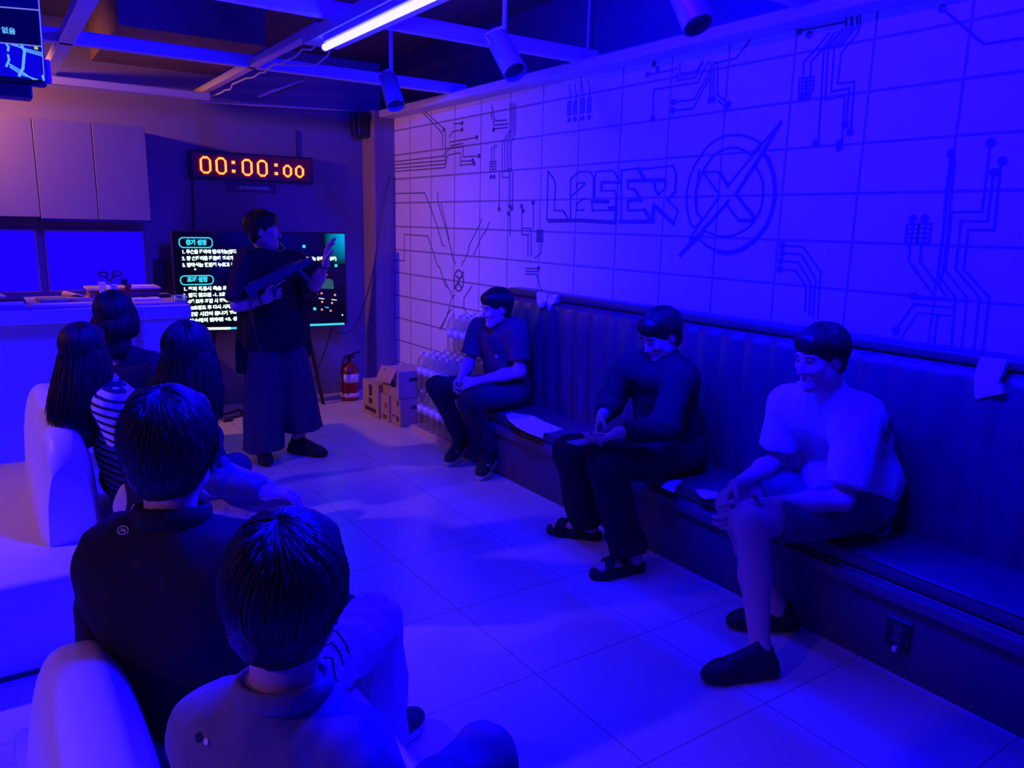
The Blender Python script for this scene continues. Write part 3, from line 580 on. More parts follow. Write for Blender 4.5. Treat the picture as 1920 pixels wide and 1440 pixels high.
bm = nb(); add_lathe(bm, [(0, .04), (.035, .03), (.05, .012), (.045, 0), (0, 0)], 16, (.485, 5.72, ZT)); simple('black_cloth_bundle', bm, 'black', 'dark rounded bundle beside the notebook on the counter', 'bundle', None, True)
bm = nb(); add_tube(bm, [(.44, 5.98, ZT + .022), (.46, 5.95, ZT + .022), (.50, 5.89, ZT + .018), (.54, 5.83, ZT + .012)], lambda s: .022 - .012 * s, 8); simple('wooden_mallet', bm, 'palewood', 'pale wooden handle lying left of the box on the counter', 'handle', None, True)
bm = nb(); add_tube(bm, [(.42, 5.66, ZT + .016), (.50, 5.64, ZT + .016), (.58, 5.62, ZT + .012)], lambda s: .016 - .006 * s, 8); simple('wooden_tool', bm, 'palewood', 'short pale wooden tool at the counter edge', 'tool', None, True)
bm = nb(); add_box(bm, (.23, 5.44, ZT), (.55, 5.56, ZT + .006), 0.001, 1); simple('paper_sheet', bm, 'paper', 'white paper strip lying along the counter edge', 'paper')
bm = nb(); add_box(bm, (-.2, 5.42, ZT), (.19, 5.60, ZT + .018), 0.003, 1); simple('white_folder', bm, 'paper', 'white folder at the left edge of the counter', 'folder')
bm = nb(); add_box(bm, (.80, 5.55, ZT), (.97, 5.70, ZT + .012), 0.002, 1); simple('pink_card_stack', bm, 'paper', 'stack of pale cards at the right end of the counter', 'cards')
bm = nb(); add_box(bm, (.86, 5.71, ZT), (1.06, 5.77, ZT + .02), 0.004, 1, Matrix.Rotation(.3, 3, 'Z')); simple('black_remote', bm, 'black', 'black remote control lying right of the wooden box', 'remote')
bm = nb(); add_box(bm, (.83, 5.86, ZT + .068), (.98, 5.95, ZT + .074), 0.002, 1); simple('card_on_box', bm, 'paper', 'pale card lying on the lid of the wooden box', 'card')
bm = nb(); add_lathe(bm, [(.035, 0), (.03, .02), (0, .035)], 12, (.08, 6.0, ZT)); simple('yellow_lump', bm, 'palewood', 'small pale block at the far left of the counter', 'block')
m = bpy.data.materials.new('clear_acrylic'); m.use_nodes = True; b_ = m.node_tree.nodes['Principled BSDF']; b_.inputs['Transmission Weight'].default_value = 0.9; b_.inputs['Roughness'].default_value = 0.1; b_.inputs['Base Color'].default_value = (.7, .8, .85, 1); M['acrylic'] = m
bm = nb(); add_box(bm, (1.02, 5.42, ZT), (1.10, 5.46, ZT + .045), 0.006); simple('acrylic_stand', bm, 'acrylic', 'small clear acrylic stand at the right corner of the counter', 'stand')

# ---------------- ceiling monitor, top left
t = thing('ceiling_monitor', 'monitor with blue picture hanging at the top left', 'monitor', (-0.25, 2.95, 2.6))
MY = 2.90
bm = nb(); add_box(bm, (-0.75, 2.905, 2.035), (0.222, 2.955, 2.62), 0.006, 1); obj('bezel', bm, M['black'], t)
bm = nb(); add_box(bm, (-0.735, MY, 2.052), (0.210, 2.906, 2.605)); scr2 = obj('screen', bm, M['screen'], t)
bm = nb(); add_box(bm, (-0.6, 2.90, 1.995), (0.18, 2.99, 2.034), 0.004, 1); obj('sound_bar', bm, M['black'], t)
bm = nb(); add_tube(bm, [(-0.25, 2.98, 2.45), (-0.25, 2.98, ZC)], 0.025, 10); obj('ceiling_pole', bm, M['black'], t)
bm = nb(); add_box(bm, (0.222, 2.93, 2.05), (0.238, 2.955, 2.12), 0.004, 1); obj('bracket', bm, M['palewood'], t)
M['mon_blue'] = emission('monitor_blue', (0.0, 0.0, 0.22), 1.0); M['mon_dark'] = emission('monitor_navy', (0.0, 0.0, 0.10), 1.0); M['mon_line'] = emission('monitor_line', (0.17, 0.22, 0.9), 1.0); M['mon_pic'] = emission('monitor_picture', (0.003, 0.0, 0.75), 1.0); M['mon_cyan'] = emission('monitor_cyan', (0.12, 0.45, 1.0), 1.0); M['mon_green'] = emission('monitor_green', (0.35, 0.6, 0.25), 1.0)
def mrect(name, x0, z0, x1, z1, m, d=0.0):
    bm = nb(); add_box(bm, (x0, MY - .0006 - d, z0), (x1, MY + .001, z1)); obj(name, bm, M[m], scr2)
def mline(pts, w, m='mon_cyan'):
    bm = nb(); add_ribbon(bm, [on_y(a, b, MY - .0012) for a, b in pts], (0, -1, 0), w, 0.0006); obj('screen_line', bm, M[m], scr2)
zA, zB = on_y(0, 13, MY).z, on_y(0, 80, MY).z
mrect('screen_band', -0.735, zA, 0.21, 2.605, 'mon_blue'); mrect('screen_band', -0.735, zB, 0.21, zA, 'mon_dark'); mrect('screen_picture', -0.735, 2.052, 0.21, zB, 'mon_pic')
mline([(-300, -10), (0, 13), (73, 19)], .0035, 'mon_line'); mline([(-300, 62), (0, 80), (78, 87)], .0035, 'mon_line'); mline([(72.5, 0), (83, 150)], .0025, 'mon_line'); mline([(73, -180), (72.5, 0)], .0025, 'mon_line')
mline([(12, 82), (16, 88), (15, 95)], .006); mline([(15, 103), (17, 112), (12, 124)], .006); mline([(40, 84), (46, 96), (43, 128), (36, 142)], .0075)
for k in range(3): mline([(17 + k, 119 + 3.5 * k), (40, 133 + 3.5 * k), (62 + k * 4, 149)], .0028)
for k in range(3): mline([(20 + 6 * k, 83.5 + .5 * k), (50, 92 + 2.4 * k), (79, 99 + 3 * k)], .0024)
mline([(80, 142), (82, 150)], .006); bm = nb()
a = on_y(61, 94, MY); b = on_y(75, 86.5, MY); mrect('screen_box', a.x, a.z, b.x, b.z, 'mon_dark', .001); a = on_y(64, 92.5, MY); b = on_y(71, 88, MY); mrect('screen_box', a.x, a.z, b.x, b.z, 'mon_green', .0016)
a = on_y(-60, 52, MY - .001); text_part('screen_text', '입장 가능 없음', a, (1, 0, 0), (0, 0, 1), 0.019, M['mon_cyan'], scr2, 0.0008, on_y(28, 53, MY).x - a.x)

# ---------------- fire extinguisher
t = thing('fire_extinguisher', 'red fire extinguisher with white label beside the pillar', 'extinguisher', (2.745, 6.68, 0))
c = (2.745, 6.68, 0)
bm = nb(); add_lathe(bm, [(.06, 0), (.083, .004), (.085, .03), (.085, .26), (.078, .30), (.055, .335), (.028, .352), (.026, .37), (0, .37)], 24, c); o = obj('tank', bm, M['red'], t); smooth_by_angle(o)
bm = nb(); add_lathe(bm, [(.0862, .175), (.0862, .255)], 24, c); o = obj('label', bm, M['paper'], t, True)
bm = nb(); add_lathe(bm, [(.0862, .035), (.0862, .075)], 24, c); o = obj('label', bm, M['paper'], t, True)
bm = nb(); add_tube(bm, [(2.745, 6.68, .37), (2.745, 6.68, .40)], 0.02, 10); add_box(bm, (2.70, 6.665, .395), (2.80, 6.695, .412), 0.004); obj('valve', bm, M['black'], t)
bm = nb(); add_box(bm, (2.72, 6.667, .425), (2.86, 6.693, .438), 0.004, 1, Matrix.Rotation(-.25, 3, 'Y')); obj('handle', bm, M['black'], t)
bm = nb(); add_tube(bm, [(2.74, 6.66, .40), (2.68, 6.62, .42), (2.645, 6.60, .36), (2.642, 6.60, .2), (2.65, 6.61, .10)], 0.011, 8); obj('hose', bm, M['black'], t, True)

# ---------------- cardboard boxes
def carton(lo, hi, label, prints, flap=None, hole=False):
    lo, hi = Vector(lo), Vector(hi)
    t = thing('cardboard_box', label, 'box', ((lo.x + hi.x) / 2, (lo.y + hi.y) / 2, lo.z), 'cardboard boxes beside the pillar')
    bm = nb(); add_box(bm, lo, hi, 0.004, 1); obj('body', bm, M['card'], t)
    dy, dz = hi.y - lo.y, hi.z - lo.z
    bm = nb()
    for (u0, v0, u1, v1) in prints:      # seen from the room: u runs from the far end to the near end
        add_box(bm, (lo.x - .0012, hi.y - u1 * dy, lo.z + v0 * dz), (lo.x + .001, hi.y - u0 * dy, lo.z + v1 * dz))
    if prints: obj('print', bm, M['print'], t)
    if hole:
        bm = nb(); add_box(bm, (lo.x + .10, lo.y - .0015, lo.z + dz * .62), (lo.x + .17, lo.y + .001, lo.z + dz * .74), 0.0006, 1); obj('hand_hole', bm, M['print'], t)
    if flap:
        bm = nb(); add_prism(bm, flap, (.004, 0, 0.004)); obj('flap', bm, M['card'], t)
        bm = nb(); q = [Vector(v) for v in flap]
        n_ = (q[1] - q[0]).cross(q[2] - q[1]).normalized(); n_ = -n_ if n_.x > 0 else n_
        P_ = lambda u, v: q[0] + (q[1] - q[0]) * u + (q[3] - q[0]) * v
        for u0, u1, v0, v1 in ((.25, .38, .15, .32), (.2, .8, .78, .88)): add_prism(bm, [P_(u0, v0), P_(u1, v0), P_(u1, v1), P_(u0, v1)], n_ * .0015)
        obj('flap_print', bm, M['print'], t)
    return t
carton((2.665, 5.87, 0), (2.93, 6.195, .295), 'cardboard box set apart, nearest the fire extinguisher', [(.42, .62, .62, .92), (.40, .36, .62, .52), (.15, .12, .85, .24), (.40, .58, .55, .62)], None)
carton((2.685, 5.705, 0), (2.95, 5.865, .232), 'cardboard box with red print at the floor, middle of the row', [(.25, .18, .75, .24), (.3, .1, .7, .16)], None)
carton((2.70, 5.525, 0), (2.97, 5.70, .232), 'cardboard box with hand hole at the floor, next to the bottles', [(.70, .74, .86, .95), (.60, .18, .85, .36), (.2, .3, .45, .36)], None, True)
carton((2.69, 5.535, .234), (2.96, 5.83, .462), 'open topped cardboard box with hanging flap on top of the stack', [(.55, .38, .80, .62)], [(2.688, 5.845, .468), (2.688, 5.56, .472), (2.635, 5.575, .365), (2.635, 5.86, .345)], True)
bm = nb(); add_box(bm, (2.6835, 5.735, .115), (2.686, 5.79, .16)); o = obj('red_stamp', bm, M['redprint'])
par = [x for x in bpy.data.objects if x.get('label', '').startswith('cardboard box with red')][0]
o.parent = par; o.matrix_parent_inverse = Matrix.Translation(-Vector(par.location)); o.name = 'print'

# ---------------- water bottles, stacked in packs on a low plinth
bm = nb(); add_box(bm, (2.755, 4.66, 0), (XW, 5.46, 0.035), 0.004, 1); tag(obj('low_plinth', bm, M['palewood']), 'low pale plinth under the water bottles', 'plinth')
def bottle_proto():
    t = thing('water_bottle', 'clear plastic water bottle with white cap in the stacked packs', 'bottle', (0, 0, 0), 'stacked water bottles by the bench')
    prof = [(.0, .004), (.030, .0), (.043, .008)] + [(.0455 if k % 2 else .0425, .02 + .014 * k) for k in range(12)] + [(.046, .20), (.046, .215), (.040, .245), (.024, .270), (.0145, .278), (.0145, .290)]
    bm = nb(); add_lathe(bm, prof, 12); obj('body', bm, M['pet'], t, True, True)
    bm = nb(); add_lathe(bm, [(.0165, .286), (.017, .287), (.0165, .305), (.0, .306)], 10); obj('cap', bm, M['cap'], t, False, True)
    bm = nb(); add_lathe(bm, [(.0466, .125), (.0466, .185)], 12); obj('label', bm, M['petlabel'], t, True, True)
    return t
M['petlabel'] = mat('pale_bottle_label', (0.62, 0.62, 0.68), 0.4, 0.4)
spots = []
for tier in range(2):
    for j in range(7):
        for i in range(4):
            spots.append((2.815 + .096 * i, 4.75 + .1 * j, .035 + .308 * tier))
for j in range(5):
    for i in range(3): spots.append((3.0 + .096 * i, 4.80 + .1 * j, .035 + .616))
proto = bottle_proto()
for k, (x, y, z) in enumerate(spots):
    if k == 0: r = proto
    else:
        r = proto.copy(); COL.objects.link(r)
        for ch in proto.children:
            c2 = ch.copy(); COL.objects.link(c2); c2.parent = r
    r.location = (x, y, z); r.rotation_euler = (0, 0, (k * 2.4) % 6.28)

# ================================================================== wall bench
t = thing('banquette_bench', 'long dark vinyl bench with channelled backrest along the tiled wall', 'bench', (3.0, 2.0, 0))
BY0, BY1 = -0.7, 4.62
bm = nb(); add_box(bm, (2.735, BY0, 0.0), (3.245, BY1, 0.30), 0.004, 1); obj('base', bm, M['base'], t)
bm = nb(); add_box(bm, (2.715, BY0, 0.285), (2.76, BY1, 0.335), 0.006, 2); obj('front_ledge', bm, M['baselip'], t)
bm = nb(); add_box(bm, (2.745, BY0, 0.30), (3.245, BY1, 0.345), 0.004, 1); obj('seat_board', bm, M['base'], t)
def cushion(y0, y1):
    bm = nb(); add_box(bm, (2.745, y0 + .003, 0.345), (3.17, y1 - .003, 0.415), 0.018, 3); o = obj('seat_cushion', bm, M['vinyl'], t, True); smooth_by_angle(o, 50)
    bm = nb(); add_tube(bm, [(2.748, y0 + .02, 0.408), (2.748, y1 - .02, 0.408)], 0.005, 6); obj('piping', bm, M['vinyl'], o, True)
for y0, y1 in ((-0.7, 0.62), (0.62, 1.96), (1.96, 3.30), (3.30, 4.62)): cushion(y0, y1)
# backrest: vertical channels, profile bulges between seams
bm = nb(); P = 0.152; n = int(round((BY1 - BY0) / P)); sub = 6
rows = []
for i in range(n * sub + 1):
    y = BY0 + (BY1 - BY0) * i / (n * sub); f = (i % sub) / sub; bul = 0.020 * math.sin(math.pi * f) ** 0.6 if f else 0.0
    rows.append([(3.245, y, .38), (3.135 - bul, y, .38), (3.12 - bul, y, .55), (3.115 - bul, y, .90), (3.115 - bul * .9, y, 1.10), (3.128 - bul * .5, y, 1.145), (3.15, y, 1.158), (3.245, y, 1.16)])
vs = [[bm.verts.new(p) for p in r] for r in rows]
for a, b in zip(vs, vs[1:]):
    for k in range(7): bm.faces.new((a[k], a[k + 1], b[k + 1], b[k]))
bm.faces.new(vs[0]); bm.faces.new(vs[-1][::-1])
o = obj('backrest', bm, M['vinyl'], t, True); smooth_by_angle(o, 60)
bm = nb(); add_box(bm, (3.12, BY0, 1.155), (3.245, BY1, 1.205), 0.016, 3); o = obj('top_roll', bm, M['vinyl'], t, True); smooth_by_angle(o, 50)
# torn places where the white lining shows
def patch(pix, plane, val, thick, nrm):
    fn = {'x': on_x, 'z': on_z}[plane]
    bm = nb(); add_prism(bm, [fn(a, b, val) for a, b in pix], Vector(nrm) * thick)
    o = obj('torn_patch', bm, M['white'], t); o['label'] = 'white lining showing through torn vinyl'; return o
patch([(1836, 676), (1884, 683), (1881, 694), (1872, 716), (1879, 727), (1880, 738), (1862, 741), (1830, 748), (1827, 742), (1826, 700)], 'x', 3.088, .05, (1, 0, 0))
patch([(1838, 668), (1888, 674), (1884, 684), (1836, 677)], 'x', 3.117, .03, (1, 0, 0))
patch([(1006, 550), (1026, 553), (1023, 568), (1017, 577), (1011, 577), (1006, 565)], 'x', 3.088, .05, (1, 0, 0))
patch([(1029, 556), (1045, 555), (1040, 567), (1033, 572), (1029, 583), (1025, 572)], 'x', 3.088, .05, (1, 0, 0))
patch([(1007, 547), (1027, 550), (1026, 554), (1006, 551)], 'x', 3.117, .03, (1, 0, 0)); patch([(1029, 551), (1047, 553), (1045, 557), (1028, 556)], 'x', 3.117, .03, (1, 0, 0))
patch([(948, 777), (960, 775), (978, 778), (1000, 781), (1012, 788), (1030, 796), (1056, 806), (1040, 811), (1020, 812), (1018, 822), (992, 813), (968, 800), (953, 788)], 'z', .412, .006, (0, 0, 1))
patch([(1240, 914), (1252, 904), (1266, 901), (1280, 902), (1270, 910), (1264, 924), (1250, 918)], 'z', .412, .006, (0, 0, 1))
patch([(1305, 921), (1316, 919), (1345, 925), (1344, 934), (1322, 936), (1312, 930)], 'z', .412, .006, (0, 0, 1))
t = thing('wall_outlet', 'dark power outlet with a small white plug on the bench base', 'outlet', (2.73, 1.355, .165))
bm = nb(); add_box(bm, (2.724, 1.308, .108), (2.7362, 1.402, .228), 0.003, 1); obj('plate', bm, M['black'], t)
bm = nb()
for z in (.15, .19): add_lathe(bm, [(.0, .0), (.017, 0), (.019, .003), (0, .003)], 14, (2.7235, 1.355, z), (-1, 0, 0))
obj('socket', bm, M['darkgrey'], t)
bm = nb(); add_box(bm, (2.705, 1.345, .10), (2.726, 1.362, .122), 0.003, 1); obj('plug', bm, M['paper'], t)

# ================================================================== white sofas
def loft(bm, rings):
    R_ = [[bm.verts.new(p) for p in r] for r in rings]
    for a, b in zip(R_, R_[1:]):
        k = len(a)
        for i in range(k): bm.faces.new((a[i], a[(i + 1) % k], b[(i + 1) % k], b[i]))
    bm.faces.new(R_[0][::-1]); bm.faces.new(R_[-1])
def sofa(x0, x1, y0, y1, xr, yb0, yb1, zs, zt, label, legs=True, wb=.12):
    t = thing('sofa', label, 'sofa', ((x0 + x1) / 2, (y0 + y1) / 2, 0), 'white island sofas')
    bm = nb(); add_box(bm, (x0, y0, 0.025), (x1, y1, zs), 0.028, 4); o = obj('seat', bm, M['sofa'], t, True); smooth_by_angle(o, 50)
    bm = nb(); add_box(bm, (x0 + .03, y0 + .03, 0), (x1 - .03, y1 - .03, .03)); obj('plinth', bm, M['darkgrey'], t)
    # backrest: tapering fin with a rounded top and rounded ends
    rings = []
    ny = 18
    for i in range(ny + 1):
        s = i / ny; y = yb0 + (yb1 - yb0) * s
        e = min((y - yb0), (yb1 - y)) / 0.30; e = min(1.0, max(0.0, e)); hh = zs + (zt - zs) * (0.70 + 0.30 * math.sqrt(max(0, 1 - (1 - e) ** 2)))
        ww = 0.72 + 0.28 * math.sqrt(max(0, 1 - (1 - e) ** 2)); r = []
        for k in range(17):
            a = -1 + 2 * k / 16                          # -1 .. 1 across
            prof = (1 - abs(a) ** 2.6) ** 0.55
            r.append((xr + wb * ww * math.copysign(abs(a) ** .8, a) * 1.0, y, zs - .01 + (hh - zs + .01) * prof))
        rings.append(r)
    bm = nb(); loft(bm, rings); o = obj('backrest', bm, M['sofa'], t, True); smooth_by_angle(o, 55)
    return t
sofa(-0.75, 0.755, 3.03, 4.66, 0.20, 3.33, 4.60, 0.37, 0.83, 'white sofa farther from the camera, holding the women')
sofa(-0.05, 0.755, 0.35, 2.10, 0.085, 0.37, 1.82, 0.39, 0.80, 'white sofa nearest the camera, holding the two men')

# ================================================================== people: smooth-union bodies
def V(*a): return np.array(a, float)
def nrm(v): v = np.asarray(v, float); return v / max(np.linalg.norm(v), 1e-9)
class Cap:
    """tapered capsule a->b; n,s squash it by s along n; cuts = [(point, normal)] keep the side behind the plane"""
    def __init__(self, a, b, r0, r1=None, k=.02, n=None, s=1.0, cuts=(), sub=False):
        self.a, self.b = np.asarray(a, float), np.asarray(b, float); self.r0 = r0; self.r1 = r0 if r1 is None else r1
        self.k = k; self.n = None if n is None else nrm(n); self.s = s; self.cuts = cuts; self.sub = sub
    def box(self):
        r = max(self.r0, self.r1); return np.minimum(self.a, self.b) - r, np.maximum(self.a, self.b) + r
    def dist(self, X):
        q = X - self.a; ab = self.b - self.a
        if self.n is not None:
            q = q + (self.s - 1) * (q @ self.n)[..., None] * self.n; ab = ab + (self.s - 1) * (ab @ self.n) * self.n
        L2 = max(ab @ ab, 1e-9); t = np.clip((q @ ab) / L2, 0, 1)
        d = np.linalg.norm(q - t[..., None] * ab, axis=-1) - (self.r0 + (self.r1 - self.r0) * t)
        for p, n in self.cuts: d = np.maximum(d, (X - np.asarray(p, float)) @ nrm(n))
        return d
class Ell:
    def __init__(self, c, r, A=None, k=.02, cuts=(), sub=False):
        self.c = np.asarray(c, float); self.r = np.asarray(r, float); self.A = np.eye(3) if A is None else np.asarray(A, float)   # columns = axes
        self.k = k; self.cuts = cuts; self.sub = sub
    def box(self):
        e = np.sqrt(((self.A * self.r) ** 2).sum(1)); return self.c - e, self.c + e
    def dist(self, X):
        q = (X - self.c) @ self.A / self.r; k0 = np.linalg.norm(q, axis=-1); k1 = np.linalg.norm(q / self.r, axis=-1)
        d = k0 * (k0 - 1) / np.maximum(k1, 1e-6)
        for p, n in self.cuts: d = np.maximum(d, (X - np.asarray(p, float)) @ nrm(n))
        return d

def surface(prims, h):
    add = [p for p in prims if not p.sub]
    lo = np.min([p.box()[0] for p in add], 0) - 3 * h - .012; hi = np.max([p.box()[1] for p in add], 0) + 3 * h + .012
    N = np.ceil((hi - lo) / h).astype(int) + 1
    D = np.full(N, 1.0, np.float32)
    ax = [lo[i] + h * np.arange(N[i]) for i in range(3)]
    for p in prims:
        bl, bh = p.box(); m = p.k + 3 * h
        i0 = np.maximum(((bl - m - lo) / h).astype(int), 0); i1 = np.minimum(((bh + m - lo) / h).astype(int) + 2, N)
        if (i1 <= i0).any(): continue
        X = np.stack(np.meshgrid(ax[0][i0[0]:i1[0]], ax[1][i0[1]:i1[1]], ax[2][i0[2]:i1[2]], indexing='ij'), -1)
        d = p.dist(X).astype(np.float32); sl = tuple(slice(a, b) for a, b in zip(i0, i1)); o = D[sl]
        if p.sub: D[sl] = np.maximum(o, -d)
        else:
            hh = np.clip(.5 + .5 * (o - d) / p.k, 0, 1); D[sl] = o * (1 - hh) + d * hh - p.k * hh * (1 - hh)
    # surface nets
    ins = D < 0
    cs = [(i, j, k) for i in (0, 1) for j in (0, 1) for k in (0, 1)]
    cell = np.zeros(N - 1, np.int8)
    for i, j, k in cs: cell += ins[i:N[0] - 1 + i, j:N[1] - 1 + j, k:N[2] - 1 + k]
    act = np.argwhere((cell > 0) & (cell < 8))
    idx = np.full(N - 1, -1, np.int64); idx[tuple(act.T)] = np.arange(len(act))
    vals = {c: D[act[:, 0] + c[0], act[:, 1] + c[1], act[:, 2] + c[2]] for c in cs}
    P = np.zeros((len(act), 3)); W = np.zeros(len(act))
    for a in cs:
        for b in cs:
            if sum(abs(x - y) for x, y in zip(a, b)) == 1 and a < b:
                va, vb = vals[a], vals[b]; cr = (va < 0) != (vb < 0); t = np.where(cr, va / np.where(cr, va - vb, 1), 0)
                P += cr[:, None] * (np.array(a) + t[:, None] * (np.array(b) - np.array(a))); W += cr
    verts = lo + h * (act + P / W[:, None])
    quads = []
    for d in range(3):
        e0 = [slice(1, -1)] * 3; e0[d] = slice(0, -1); e1 = [slice(1, -1)] * 3; e1[d] = slice(1, None)
        A_, B_ = ins[tuple(e0)], ins[tuple(e1)]
        off = np.ones(3, int); off[d] = 0
        E_ = np.argwhere(A_ != B_); flip = A_[tuple(E_.T)]; E_ = E_ + off
        u, v = (d + 1) % 3, (d + 2) % 3
        du = np.zeros(3, int); du[u] = 1; dv = np.zeros(3, int); dv[v] = 1
        q = np.stack([idx[tuple((E_ - du - dv).T)], idx[tuple((E_ - dv).T)], idx[tuple(E_.T)], idx[tuple((E_ - du).T)]], 1)
        q[~flip] = q[~flip][:, ::-1]; quads.append(q)
    return verts, np.concatenate(quads)

def sdf_mesh(name, prims, h, m, parent, folds=0.0, fold_scale=9.0, seed=0, fold_dir=(1, 1, .45)):
    v, q = surface(prims, h)
    me = bpy.data.meshes.new(name)
    me.vertices.add(len(v)); me.loops.add(q.size); me.polygons.add(len(q))
    me.loops.foreach_set('vertex_index', q.ravel().astype(np.int32))
    me.polygons.foreach_set('loop_start', np.arange(0, q.size, 4, dtype=np.int32))
    if folds:
        me.vertices.foreach_set('co', v.ravel().astype(np.float32)); me.update(); me.validate()
        nn = np.empty(len(v) * 3, np.float32); me.vertex_normals.foreach_get('vector', nn); nn = nn.reshape(-1, 3)
        fd = np.array(fold_dir) * fold_scale
        a = np.array([noise.noise(Vector(p * fd + seed * 7.3)) + .9 * (.35 - abs(noise.noise(Vector(p * fd * 1.7 + seed * 3.1)))) + .25 * noise.noise(Vector(p * fd * 4 + seed)) for p in v])
        v = v + nn * (a * folds * 1.15)[:, None]
    me.vertices.foreach_set('co', v.ravel().astype(np.float32)); me.update(); me.validate()
    me.polygons.foreach_set('use_smooth', [True] * len(me.polygons))
    return link(name, me, m, parent)

UP = V(0, 0, 1)
def axes_of(F, U=UP):
    F = nrm(F); R_ = nrm(np.cross(F, U)); U = np.cross(R_, F); return np.stack([R_, F, U], 1)

def head_prims(c, A, s=1.0):
    g = lambda *p: c + A @ (V(*p) * s)
    r = lambda *x: V(*x) * s
    E = lambda p, rr, k=.02, sub=False: Ell(g(*p), r(*rr), A, k * s, sub=sub)
    return [E((0, -.012, .035), (.074, .094, .085)), E((0, .032, -.028), (.060, .062, .078), .03), Cap(g(-.040, .02, -.062), g(0, .070, -.098), .026 * s, .020 * s, .03), Cap(g(.040, .02, -.062), g(0, .070, -.098), .026 * s, .020 * s, .03),
            E((0, .078, -.094), (.020, .016, .016), .02), Cap(g(-.034, .080, .024), g(.034, .080, .024), .013 * s, k=.02),
            E((-.032, .088, .004), (.014, .012, .011), .006, True), E((.032, .088, .004), (.014, .012, .011), .006, True),
            Cap(g(0, .088, .012), g(0, .110, -.030), .0075 * s, .0115 * s, .012), Cap(g(-.012, .097, -.034), g(.012, .097, -.034), .0085 * s, k=.008),
            E((-.040, .068, -.022), (.022, .018, .020), .025), E((.040, .068, -.022), (.022, .018, .020), .025),
            Cap(g(-.020, .087, -.060), g(.020, .087, -.060), .0075 * s, k=.006), Cap(g(-.016, .086, -.073), g(.016, .086, -.073), .0085 * s, k=.006),
            E((-.076, -.006, -.006), (.009, .019, .031), .008), E((.076, -.006, -.006), (.009, .019, .031), .008)]

def hand_prims(w, d, n, lat, curl=(.35, .5, .4), s=1.0, thumb=.35, spread=.06, per=None):
    """w wrist, d finger direction, n palm normal, lat thumb side"""
    w = np.asarray(w, float); d = nrm(d); n = nrm(np.asarray(n, float) - d * (np.asarray(n, float) @ d)); lat = np.asarray(lat, float); lat = nrm(lat - d * (lat @ d) - n * (lat @ n))
    P = []
    for i, (o, L) in enumerate(zip((.030, .010, -.010, -.028), (.043, .048, .044, .034))):
        kn = w + s * (d * (.086 - .006 * abs(i - 1)) + lat * o - n * .002)
        P.append(Cap(w + s * (d * .012 + lat * o * .55), kn, .0150 * s, .0105 * s, .016))
        cu = curl if per is None else per[i]; ang = 0; p = kn; fd = nrm(d + lat * (1.5 - i) * spread)
        for j, (f, rr) in enumerate(((1, .0092), (.62, .0082), (.50, .0072))):
            ang += cu[j]; dd = fd * math.cos(ang) + n * math.sin(ang); q = p + dd * L * f * s
            P.append(Cap(p, q, rr * s, rr * .93 * s, .004)); p = q
    b = w + s * (d * .022 + lat * .020 + n * .004); q1 = b + s * .042 * nrm(d * .62 + lat * .75 + n * thumb); q2 = q1 + s * .030 * nrm(d * .95 + lat * .25 + n * (thumb + .25)); q3 = q2 + s * .024 * nrm(d * 1.0 + lat * .02 + n * (thumb + .35))
    P += [Cap(b, q1, .0150 * s, .0115 * s, .012), Cap(q1, q2, .0105 * s, .0095 * s, .004), Cap(q2, q3, .0094 * s, .0078 * s, .004)]
    return P

def strands(bm, c, A, s, style, n, seed, length=.3, w=.0055, flow=(0, 0, 0), lift=1.0):
    """locks of hair lying over the skull from the crown down"""
    rnd = random.Random(seed); c0 = V(0, -.014, .036); R3 = V(.084, .106, .095) * lift
    tilt = math.radians(16); ct, st = math.cos(tilt), math.sin(tilt)
    for i in range(n):
        phi = rnd.uniform(-math.pi, math.pi); ap = abs(math.degrees(phi))
        if style == 'short': t1 = 66 if ap < 50 else (66 + (ap - 50) * 1.0 if ap < 85 else 101 + (ap - 85) * .44)
        else: t1 = 62 if ap < 38 else (62 + (ap - 38) * 1.4 if ap < 65 else 104)
        t1 = math.radians(t1 * rnd.uniform(.93, 1.05)); t0 = rnd.uniform(0, .86) * t1
        if rnd.random() < .35: t0 = .75 * t1
        lf = 1 + rnd.uniform(.0, .055); pts = []; ns = 7
        for k in range(ns):
            th = t0 + (t1 - t0) * k / (ns - 1); ph = phi + .10 * math.sin(3 * th + seed + phi * 2) * (1 if style == 'short' else .5)
            x, y, z = math.sin(th) * math.sin(ph), math.sin(th) * math.cos(ph), math.cos(th)
            y, z = y * ct - z * st, y * st + z * ct
            pts.append(c + A @ ((c0 + R3 * lf * V(x, y, z)) * s))
        if style == 'short':
            out = A @ nrm(V(math.sin(phi), math.cos(phi), -.3)); pts.append(pts[-1] + (out * .006 - UP * .012 * rnd.uniform(.4, 1.6)) * s)
        elif ap > 38:
            L = length * rnd.uniform(.82, 1.05); p = pts[-1]; out = A @ V(math.sin(phi), math.cos(phi), 0); fl = np.asarray(flow, float)
            for k in range(1, 7):
                f = k / 6; pts.append(p - UP * L * f + out * ((.022 * math.sin(f * 2.4) + .028 * f * (length > .2)) * s) + fl * f * f + V(rnd.uniform(-.004, .004), rnd.uniform(-.004, .004), 0))
        ww = w * rnd.uniform(.6, 1.3); m_ = len(pts)
        add_tube(bm, pts, lambda f, ww=ww: ww * (.55 + .9 * f * (1 - f) * 2) * (1 - .75 * f * f), 4, True)

